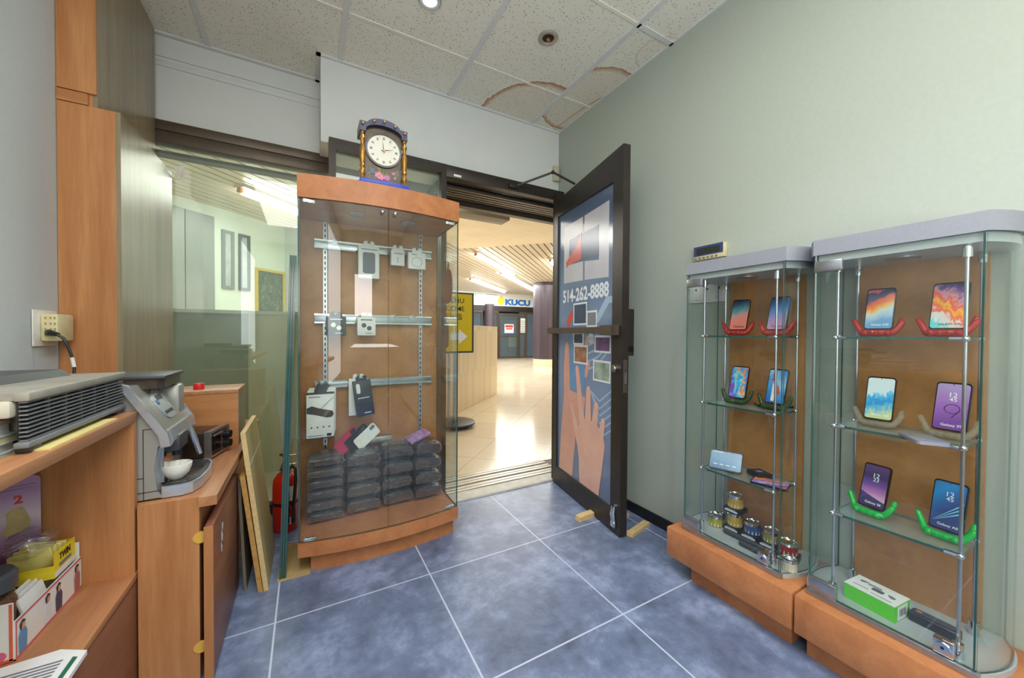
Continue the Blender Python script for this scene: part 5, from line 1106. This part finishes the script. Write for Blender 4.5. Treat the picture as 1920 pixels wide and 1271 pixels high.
SC = {
 'coral_teal': screen('screen_coral_teal', s_diag([(0.05, (214, 110, 104)), (0.38, (216, 128, 116)), (0.5, (150, 150, 150)), (0.62, (72, 142, 152)), (0.85, (32, 76, 110)), (1.0, (18, 34, 56))], -0.12, 1.0, 3, 0.35, 2)),
 'blue_lilac': screen('screen_blue_lilac', s_diag([(0.05, (190, 140, 180)), (0.35, (150, 140, 196)), (0.55, (72, 132, 200)), (0.75, (40, 92, 168)), (1.0, (22, 34, 66))], -0.1, 1.0, 3, 0.35, 5)),
 'marble': screen('screen_marble', s_diag([(0.12, (120, 70, 176)), (0.28, (70, 150, 220)), (0.42, (60, 196, 216)), (0.52, (224, 196, 130)), (0.6, (226, 130, 80)), (0.70, (60, 160, 214)), (0.85, (120, 90, 190)), (0.95, (236, 200, 140))], 0.55, 0.3, 2.6, 1.5, 3, 1.6)),
 'blue_sky': screen('screen_blue_sky', s_diag([(0.1, (28, 104, 182)), (0.45, (66, 152, 214)), (0.65, (150, 196, 226)), (0.95, (60, 128, 196))], 0.3, 0.7, 2, 0.4, 1)),
 'dunes': screen('screen_dunes', s_diag([(0.05, (100, 152, 196)), (0.28, (190, 208, 214)), (0.36, (232, 190, 110)), (0.48, (238, 120, 44)), (0.62, (226, 92, 86)), (0.68, (66, 70, 110)), (0.84, (58, 62, 92)), (0.88, (206, 96, 130))], -0.22, 1.0, 2.2, 0.35, 6, 0.6)),
 'swirl': screen('screen_swirl', s_diag([(0.05, (92, 206, 212)), (0.16, (214, 214, 214)), (0.28, (226, 206, 196)), (0.36, (238, 92, 58)), (0.46, (246, 180, 60)), (0.54, (238, 84, 70)), (0.66, (216, 150, 160)), (0.8, (108, 72, 140)), (0.95, (46, 40, 88))], 0.25, 0.75, 3.4, 0.55, 4, 1.5)),
 'white_blue': screen('screen_white_blue', s_diag([(0.05, (196, 206, 150)), (0.18, (104, 182, 206)), (0.34, (28, 138, 204)), (0.50, (74, 176, 220)), (0.60, (206, 224, 230)), (1.0, (226, 230, 228))], -0.12, 1.0, 5, 0.5, 8, 1.2)),
 'lilac': screen('screen_lilac', s_diag([(0.1, (118, 70, 152)), (0.5, (160, 106, 186)), (0.9, (178, 152, 200))], -0.1, 1.0, 2, 0.15, 1)),
 'night': screen('screen_night', lambda t, x, z, v: t.mix(t.math('LESS_THAN', add(t, z, t.math('MULTIPLY', x, 0.22), t.math('MULTIPLY', t.math('MULTIPLY', x, x), -0.04)), 0.34), blend(t, z, (0.1, (236, 196, 212)), (0.34, (190, 124, 182)), (0.52, (118, 84, 158)), (0.72, (70, 58, 102)), (1.0, (96, 74, 122))), blend(t, z, (0.0, (58, 46, 84)), (0.35, (82, 62, 118))))),
 'blue_rays': screen('screen_blue_rays', s_diag([(0.1, (62, 72, 124)), (0.4, (52, 106, 168)), (0.7, (36, 146, 214)), (1.0, (58, 130, 186))], -0.5, 1.0, 2, 0.1, 2)),
 'sunset': screen('screen_sunset', s_diag([(0.1, (186, 110, 120)), (0.4, (226, 150, 104)), (0.7, (222, 186, 160)), (0.95, (160, 120, 140))], 0.4, 0.6, 3, 0.6, 3)),
 'fold': screen('screen_fold', s_diag([(0.1, (214, 80, 66)), (0.3, (236, 150, 70)), (0.45, (150, 70, 190)), (0.6, (206, 200, 230)), (0.75, (110, 66, 176)), (0.95, (226, 104, 60))], 0.6, 0.4, 2.5, 0.7, 6, 1.0)),
 'tablet': screen('screen_tablet', s_diag([(0.1, (120, 150, 180)), (0.5, (146, 176, 204)), (0.9, (168, 190, 214))], 0.2, 0.8, 3, 0.4, 2)),
}
FS = frame((0, -0.0048, 0), (1, 0, 0), (0, 0, 1))
PHW, PHH = 0.070, 0.146
def phone(label, loc, rot, sc, caption=None, capm=None, clock=None, extra=None, w=PHW, h=PHH, cat='phone', name='smartphone', rim=None, group='display phones'):
    t = thing(name, label, cat, loc, rot, group)
    b = B().at(frame((0, 0.0045, h/2), (1, 0, 0), (0, 0, 1))); b.poly(rrect(w, h, 0.009), 0.009, 0.0); obj('body', b, rim or M_gloss, t)
    b = B().at(frame((0, -0.0045, h/2), (1, 0, 0), (0, 0, 1))); b.poly(rrect(w-0.005, h-0.010, 0.007), 0.0004, 0.0); sn = obj('screen', b, SC[sc], t)
    if caption: lettering(caption, capm or M_white, sn, FS @ T(0.004, 0.0165, 0), w=w*0.60, d=0.0004)
    if clock:
        lettering(clock[0], M_white, sn, FS @ T(0.002, h*0.74), w=0.015, d=0.0004); lettering(clock[1], M_white, sn, FS @ T(0.002, h*0.74-0.014), w=0.015, d=0.0004)
    b = B().at(FS); b.circ(0, h-0.0075, 0.0016, 0.0005, 0.0003, 10); obj('front_camera', b, M_blk, t)
    if extra: extra(sn)
    return t
def lean(x, y, z, th=21, turn=0):
    """orientation of a phone leaning back, facing into the room"""
    return (x, y, z), (math.radians(-th), 0, math.radians(-90+turn))
def holder(label, y, z, m, turn=0, x=1.655, clearstand=False):
    """hand shaped stand: knuckled palm, thumb and fingers reaching up"""
    t = thing('phone_stand', label, 'phone stand', (x, y, z), (0, 0, math.radians(-90+turn)), 'hand shaped phone stands')
    b = B(); b.finger([(-0.036, -0.020, 0.013), (-0.012, -0.024, 0.0115), (0.012, -0.024, 0.0115), (0.036, -0.020, 0.013)], [0.010, 0.0112, 0.0112, 0.010], 10)
    for i in range(4): b.ball((-0.027+0.018*i, -0.025, 0.0115), 0.0112, (1.0, 1.0, 0.98), 12)
    obj('palm', b, m, t, smooth=70)
    b = B(); b.finger([(-0.038, -0.018, 0.014), (-0.047, -0.010, 0.030), (-0.058, -0.004, 0.052)], [0.009, 0.0085, 0.0078], 10); obj('finger', b, m, t, smooth=70)
    b = B(); b.finger([(0.038, -0.018, 0.014), (0.048, -0.010, 0.028), (0.056, -0.006, 0.044)], [0.009, 0.0085, 0.0078], 10); obj('finger', b, m, t, smooth=70)
    b = B(); b.finger([(0.034, 0.0, 0.012), (0.046, 0.014, 0.034), (0.050, 0.020, 0.054)], [0.0085, 0.008, 0.0075], 10); obj('finger', b, m, t, smooth=70)
    b = B(); b.finger([(0.0, -0.018, 0.008), (0.0, 0.030, 0.008), (0.0, 0.046, 0.03)], [0.007, 0.007, 0.006], 8); obj('finger', b, m, t, smooth=70)
    return t
def stand_mat(name, c, tr=0.55):
    t = NT(name); col = lin(c)
    p = t.n('BsdfPrincipled', {'Base Color': col, 'Roughness': 0.12, 'Specular IOR Level': 0.6})
    tp = t.n('BsdfTransparent', {'Color': tuple(min(1, 0.25+0.75*x) for x in col[:3])+(1,)})
    m = t.n('MixShader', {0: tr, 1: p.outputs[0], 2: tp.outputs[0]}); t.t.links.new(m.outputs[0], t.out.inputs[0]); return t.m
S_red = stand_mat('clear_red', (206, 48, 42), 0.55); S_grn = stand_mat('clear_bottle_green', (66, 104, 66), 0.6); S_clr = stand_mat('clear_acrylic', (226, 222, 206), 0.86); S_neon = stand_mat('neon_green', (22, 190, 70), 0.25)
Z1, Z2, Z3, Z0 = 1.117, 0.819, 0.522, 0.2352
PX = 1.642
# left case
def stand_and_phone(slab, y, z, m, plab, sc, turn=0, th=21, **k):
    holder(slab, y, z, m, turn)
    (l, r) = lean(PX+0.008, y, z+0.0215, th, turn); return phone(plab, l, r, sc, **k)
stand_and_phone('clear red hand stand on the left case top shelf, left one', 0.940, Z1, S_red, 'phone with coral and teal screen, left end of the left case top shelf', 'coral_teal', turn=8, th=20, caption='Galaxy', capm=M_black_ink)
stand_and_phone('clear red hand stand on the left case top shelf, right one', 0.788, Z1, S_red, 'phone with blue and lilac screen, right end of the left case top shelf', 'blue_lilac', turn=4, th=20, caption='Galaxy', capm=M_black_ink)
stand_and_phone('dark green hand stand on the left case middle shelf, left one', 0.940, Z2, S_grn, 'phone with swirling blue and orange marble screen on the left case', 'marble', turn=6, th=18)
def koi(sn):
    b = B().at(FS); b.poly([(0.0, 0.03), (0.014, 0.045), (0.010, 0.07), (-0.002, 0.082), (0.002, 0.06), (-0.006, 0.045)], 0.0004, 0.0005); b.poly([(-0.024, 0.09), (-0.008, 0.10), (-0.004, 0.125), (-0.012, 0.138), (-0.020, 0.12), (-0.016, 0.105)], 0.0004, 0.0005); obj('red_koi_print', b, M_pred, sn)
    b = B().at(FS); b.rect(-0.014, 0.012, -0.002, 0.085, 0.0004, 0.0004); obj('white_band_print', b, M_pwhite, sn)
stand_and_phone('dark green hand stand on the left case middle shelf, right one', 0.790, Z2, S_grn, 'phone with red koi shapes on a blue screen, left case middle shelf', 'blue_sky', turn=0, th=17, extra=koi)
phone('phone lying flat with a sunset screen on the left case middle shelf', (1.675, 0.872, Z2+0.0046), (math.radians(-90), 0, math.radians(-90-42)), 'sunset', w=0.064, h=0.13)
# third shelf: small tablet, wallet, folding phone
(l, r) = lean(1.594, 0.955, Z3+0.004, 40, 22)
def tabui(sn):
    b = B().at(FS)
    for k in range(4): b.rect(-0.045+0.024*k, 0.022, -0.030+0.024*k, 0.026, 0.0004, 0.0004)
    b.rect(-0.048, 0.080, -0.012, 0.083, 0.0004, 0.0004); obj('icons', b, M_white, sn)
phone('small dark grey tablet leaning on the left case third shelf', l, r, 'tablet', w=0.125, h=0.092, cat='tablet', name='tablet', rim=M_dgrey, extra=tabui, group='tablets')
t = thing('tablet_prop', 'small dark wedge propping up the tablet on the third shelf', 'prop', (1.634, 0.955, Z3))
b = B(); b.prism([(-0.012, -0.02), (0.02, -0.02), (0.02, 0.02), (-0.012, 0.02)], 0.0, 0.022, 0.7); obj('wedge', b, M_blk, t)
t = thing('small_box', 'small black leather box with a grey tag on the left case third shelf', 'box', (1.672, 0.852, Z3), (0, 0, math.radians(-25)))
b = B(); b.box((-0.032, -0.036, 0), (0.032, 0.036, 0.022), bev=0.004); obj('body', b, M_blk, t)
b = B(); b.box((-0.0325, -0.0365, 0.009), (0.0325, 0.0365, 0.011)); obj('seam', b, M_dgrey, t)
b = B(); b.at(T(0, 0, 0.0222)); b.rect(-0.010, -0.008, 0.010, 0.008); obj('grey_tag', b, M_silver, t)
phone('large phone lying flat with a purple and orange screen, left case third shelf', (1.605, 0.845, Z3+0.0046), (math.radians(-90), 0, math.radians(-90-75)), 'fold', w=0.085, h=0.125)
# tubs on the floor of the left case
def tub(label, x, y, z, col, r=0.031, h=0.050, group='tubs in the left case'):
    t = thing('tub', label, 'tub', (x, y, z), (0, 0, 0), group)
    m = plain('tub_%d_%d_%d' % col, col, 0.35, 0.25, 0.08, 60)
    b = B(); b.lathe([(0, 0), (r-0.002, 0), (r, 0.002), (r, h*0.78), (r-0.001, h*0.80), (0, h*0.80)], seg=32); obj('body', b, m, t)
    b = B(); b.lathe([(r+0.0012, h*0.76), (r+0.0012, h*0.98), (r-0.001, h), (r*0.85, h+0.001), (r*0.8, h-0.004), (0, h-0.004)], seg=32); obj('lid', b, M_chrome, t)
    b = B()
    for k in range(14):
        a = 2*PI*k/14; c_, s_ = math.cos(a), math.sin(a); b.at(frame((c_*(r+0.0002), s_*(r+0.0002), h*0.22), (-s_, c_, 0), (0, 0, 1))); b.poly([(-0.003, -0.006), (0.003, -0.006), (0.0, 0.010)], 0.0004)
    obj('crown_print', b, M_pwhite, t)
    return t
def tray(label, x, y, z, rz=0):
    t = thing('tub_tray', label, 'box', (x, y, z), (0, 0, rz), 'black boxes under the tubs')
    b = B(); b.box((-0.034, -0.036, 0), (0.034, 0.036, 0.022), bev=0.001); obj('carton', b, M_blk, t)
    lines(frame((-0.0341, 0, 0.011), (0, -1, 0), (0, 0, 1)), [(-0.028, -0.004, 0.028, 0.003), (-0.02, 0.005, 0.02, 0.007)], M_pwhite, t)
    return t
tub('olive yellow tub at the left end of the left case floor', 1.665, 1.035, Z0, (176, 168, 52))
tray('black box under the lower gold tub, left case floor', 1.700, 0.965, Z0)
tub('lower gold tub, squeezed between two black boxes', 1.700, 0.966, Z0+0.022, (206, 164, 62), h=0.060)
tray('black box topping the lower gold tub, carrying the upper one', 1.700, 0.966, Z0+0.083)
tub('upper gold tub crowning the stack of boxes', 1.700, 0.966, Z0+0.105, (204, 160, 58), h=0.058)
tray('black box under the blue tub, left case floor', 1.700, 0.890, Z0)
tub('blue tub standing on a black box, left case floor', 1.700, 0.890, Z0+0.022, (62, 92, 150))
tray('black box under the green gold tub, left case floor', 1.700, 0.815, Z0)
tub('green gold tub on a black box right of the blue tub', 1.700, 0.815, Z0+0.022, (168, 158, 64))
tray('black box under the dark red tub, left case floor', 1.665, 0.738, Z0, 0.2)
tub('dark red tub with a clear lid, right end of the left case', 1.665, 0.738, Z0+0.022, (176, 48, 62))
tub('small cream tub at the right front of the left case', 1.590, 0.700, Z0, (222, 214, 186), 0.024, 0.046)
def roll(label, x, y0, y1, x1):
    n = 6; t = thing('cloth_roll', label, 'roll', (x, y0, Z0), (0, 0, 0), 'dark rolls'); b = B()
    P = []; R = []
    for i in range(n*4+1): f = i/(n*4); P.append(((x1-x)*f, (y1-y0)*f, 0.0125)); R.append(0.0095+0.0022*abs(math.sin(PI*n*f)))
    b.tube(P, R, 10); obj('ribbed_roll', b, M_dgrey, t, smooth=60)
    b = B(); b.cyl(((x1-x)*1.0, (y1-y0)*1.0, 0.0125), ((x1-x)*1.08, (y1-y0)*1.08, 0.0125), 0.006, 8); obj('gold_tip', b, M_gold, t)
roll('longer dark ribbed roll lying in front of the black boxes', 1.632, 0.975, 0.805, 1.628)
roll('shorter dark ribbed roll lying nearest the left case door', 1.594, 0.885, 0.775, 1.590)

# right case
stand_and_phone('clear red hand stand on the right case top shelf, left one', 0.484, Z1, S_red, 'phone with orange dunes screen, right case top shelf', 'dunes', turn=4, th=17, caption='Galaxy A50')
stand_and_phone('clear red hand stand on the right case top shelf, right one', 0.333, Z1, S_red, 'phone with multicoloured swirl screen, right case top shelf', 'swirl', turn=-2, th=15, caption='GALAXY A70', capm=M_black_ink, w=0.074)
stand_and_phone('clear colourless hand stand on the right case middle shelf, left one', 0.480, Z2, S_clr, 'phone with white screen and blue ink cloud, right case middle shelf', 'white_blue', turn=2, th=16, caption='Galaxy S20')
def nine(sn):
    b = B().at(FS); c_ = (0.002, 0.066)
    b2 = []
    for i in range(26):
        a0, a1 = 2*PI*i/26, 2*PI*(i+1)/26; r0, r1 = 0.0125, 0.0142
        b.poly([(c_[0]+1.15*r0*math.cos(a0), c_[1]+r0*math.sin(a0)), (c_[0]+1.15*r1*math.cos(a0), c_[1]+r1*math.sin(a0)), (c_[0]+1.15*r1*math.cos(a1), c_[1]+r1*math.sin(a1)), (c_[0]+1.15*r0*math.cos(a1), c_[1]+r0*math.sin(a1))], 0.0004, 0.0004)
    b.poly([(0.0165, 0.062), (0.0185, 0.062), (0.004, 0.040), (0.001, 0.040)], 0.0004, 0.0004); obj('nine_print', b, plain('deep_violet_ink', (70, 40, 92), 0.4), sn)
stand_and_phone('clear colourless hand stand on the right case middle shelf, right one', 0.325, Z2, S_clr, 'phone with lilac screen and a big 9, right case middle shelf', 'lilac', turn=-4, th=16, caption='Galaxy S9', clock=('12', '45'), extra=nine)
phone('grey phone lying flat between the two clear stands', (1.595, 0.385, Z2+0.0046), (math.radians(90), 0, math.radians(-90+35)), 'tablet', w=0.068, h=0.11, rim=plain('pale_grey_phone', (150, 152, 166), 0.3, 0.3))
stand_and_phone('neon green hand stand on the right case bottom shelf, left one', 0.492, Z3, S_neon, 'phone with dark violet screen reading 12 23, right case bottom shelf', 'night', turn=-10, th=16, caption='Galaxy S8', clock=('12', '23'))
def rays(sn):
    b = B().at(FS)
    for k in range(3): b.poly([(-0.028, 0.022+0.001*k), (0.031, 0.060+0.013*k), (0.031, 0.066+0.013*k)], 0.0003, 0.0004+0.0001*k)
    obj('ray_print', b, plain('pale_blue_print', (120, 196, 226), 0.3), sn)
stand_and_phone('neon green hand stand on the right case bottom shelf, right one', 0.327, Z3, S_neon, 'phone with blue rays screen reading 12 45, right case bottom shelf', 'blue_rays', turn=-8, th=14, caption='Galaxy A8', clock=('12', '45'), extra=rays)
t = thing('earphone_box', 'white and bright green earphone box on the right case floor', 'box', (1.632, 0.470, Z0), (0, 0, math.radians(-6)))
b = B(); b.box((-0.046, -0.064, 0.0), (0.046, 0.064, 0.050)); obj('carton', b, plain('bright_green_card', (98, 206, 50), 0.4, 0, 0.02), t)
b = B(); b.box((-0.0463, -0.0643, 0.049), (0.0463, 0.0643, 0.0515)); tp_ = obj('white_top', b, M_card, t)
Fg = frame((0, 0, 0.0516), (0, -1, 0), (1, 0, 0))
for x, y, a in ((-0.038, 0.016, 0.4), (0.040, -0.002, 2.6)):
    b = B().at(Fg @ T(x, y) @ Matrix.Rotation(a, 4, 'Z')); b.poly([(0.014, 0.0), (0.004, 0.006), (-0.006, 0.007), (-0.010, 0.0), (-0.006, -0.007), (0.004, -0.006)], 0.0006); obj('earbud_print', b, M_grey_ink, tp_)
b = B().at(Fg @ T(0.006, -0.003)); b.poly(rrect(0.030, 0.018, 0.006), 0.0006); obj('case_print', b, plain('print_graphite', (92, 96, 104), 0.5), tp_)
b = B().at(Fg @ T(-0.008, 0.014)); b.poly(rrect(0.036, 0.012, 0.005), 0.0006); obj('case_lid_print', b, plain('print_light_graphite', (150, 154, 160), 0.5), tp_)
lines(Fg, [(-0.05, -0.024, -0.01, -0.021), (0.0, -0.034, 0.05, -0.031)], M_grey_ink, tp_)
b = B().at(frame((0, -0.0642, 0.025), (1, 0, 0), (0, 0, 1)))
b.rect(-0.03, -0.022, 0.03, 0.020, 0.0004); lb = obj('white_end', b, M_card, t)
b = B().at(frame((0, -0.0649, 0.025), (1, 0, 0), (0, 0, 1)))
for k in range(7): b.rect(-0.02+0.006*k, -0.012, -0.018+0.006*k+0.001*(k % 3), 0.010, 0.0003)
obj('barcode', b, M_grey_ink, lb)
t = thing('portable_speaker', 'dark grey bar shaped speaker lying on the right case floor', 'speaker', (1.655, 0.345, Z0), (0, 0, math.radians(-4)))
b = B(); b.box((-0.020, -0.052, 0), (0.020, 0.052, 0.030), bev=0.007, seg=3); obj('body', b, plain('charcoal_body', (50, 52, 60), 0.35), t)
b = B(); b.at(T(0, 0, 0.0301)); b.poly(rrect(0.026, 0.086, 0.008), 0.0012); obj('speaker_grille', b, plain('charcoal_mesh', (74, 76, 84), 0.6, 0, 0.3, 300), t)
b = B().at(T(0, 0, 0.0314)); b.rect(-0.004, 0.026, 0.004, 0.038, 0.0004); obj('logo', b, plain('orange_ink', (206, 110, 60), 0.5), t)
# wall controller and switches behind the left case
t = thing('wall_thermostat', 'cream wall controller with a dark blue display above the left case', 'thermostat', (XR, 1.16, 1.54))
b = B(); b.box((1.772, 1.078, 1.503), (XR, 1.242, 1.574), bev=0.004); obj('body', b, M_cream, t, world=True)
b = B(); b.box((1.7705, 1.084, 1.524), (1.7735, 1.238, 1.573)); ds = obj('display_bezel', b, plain('navy_bezel', (62, 72, 116), 0.3), t, world=True)
b = B(); b.box((1.7695, 1.100, 1.531), (1.7710, 1.222, 1.562)); obj('display', b, plain('dark_lcd', (48, 58, 52), 0.2), ds)
for k in range(6): b = B(); b.box((1.7700, 1.222-0.022*k, 1.508), (1.7725, 1.234-0.022*k, 1.517)); obj('button', b, M_grey, t, world=True)
t = thing('switch_plate', 'white three-gang light switch plate on the wall behind the left case', 'switch', (XR, 1.17, 1.33))
b = B(); b.box((1.792, 1.076, 1.285), (XR, 1.275, 1.375), bev=0.003); obj('plate', b, M_plasticwhite, t, world=True)
for k in range(3):
    y = 1.235-0.062*k; b = B(); b.box((1.788, y-0.018, 1.300), (1.793, y+0.018, 1.362), bev=0.002); rk = obj('rocker', b, M_card, t, world=True)
    b = B(); b.box((1.7872, y-0.004, 1.348), (1.7885, y+0.004, 1.358)); obj('indicator', b, M_blk, rk)
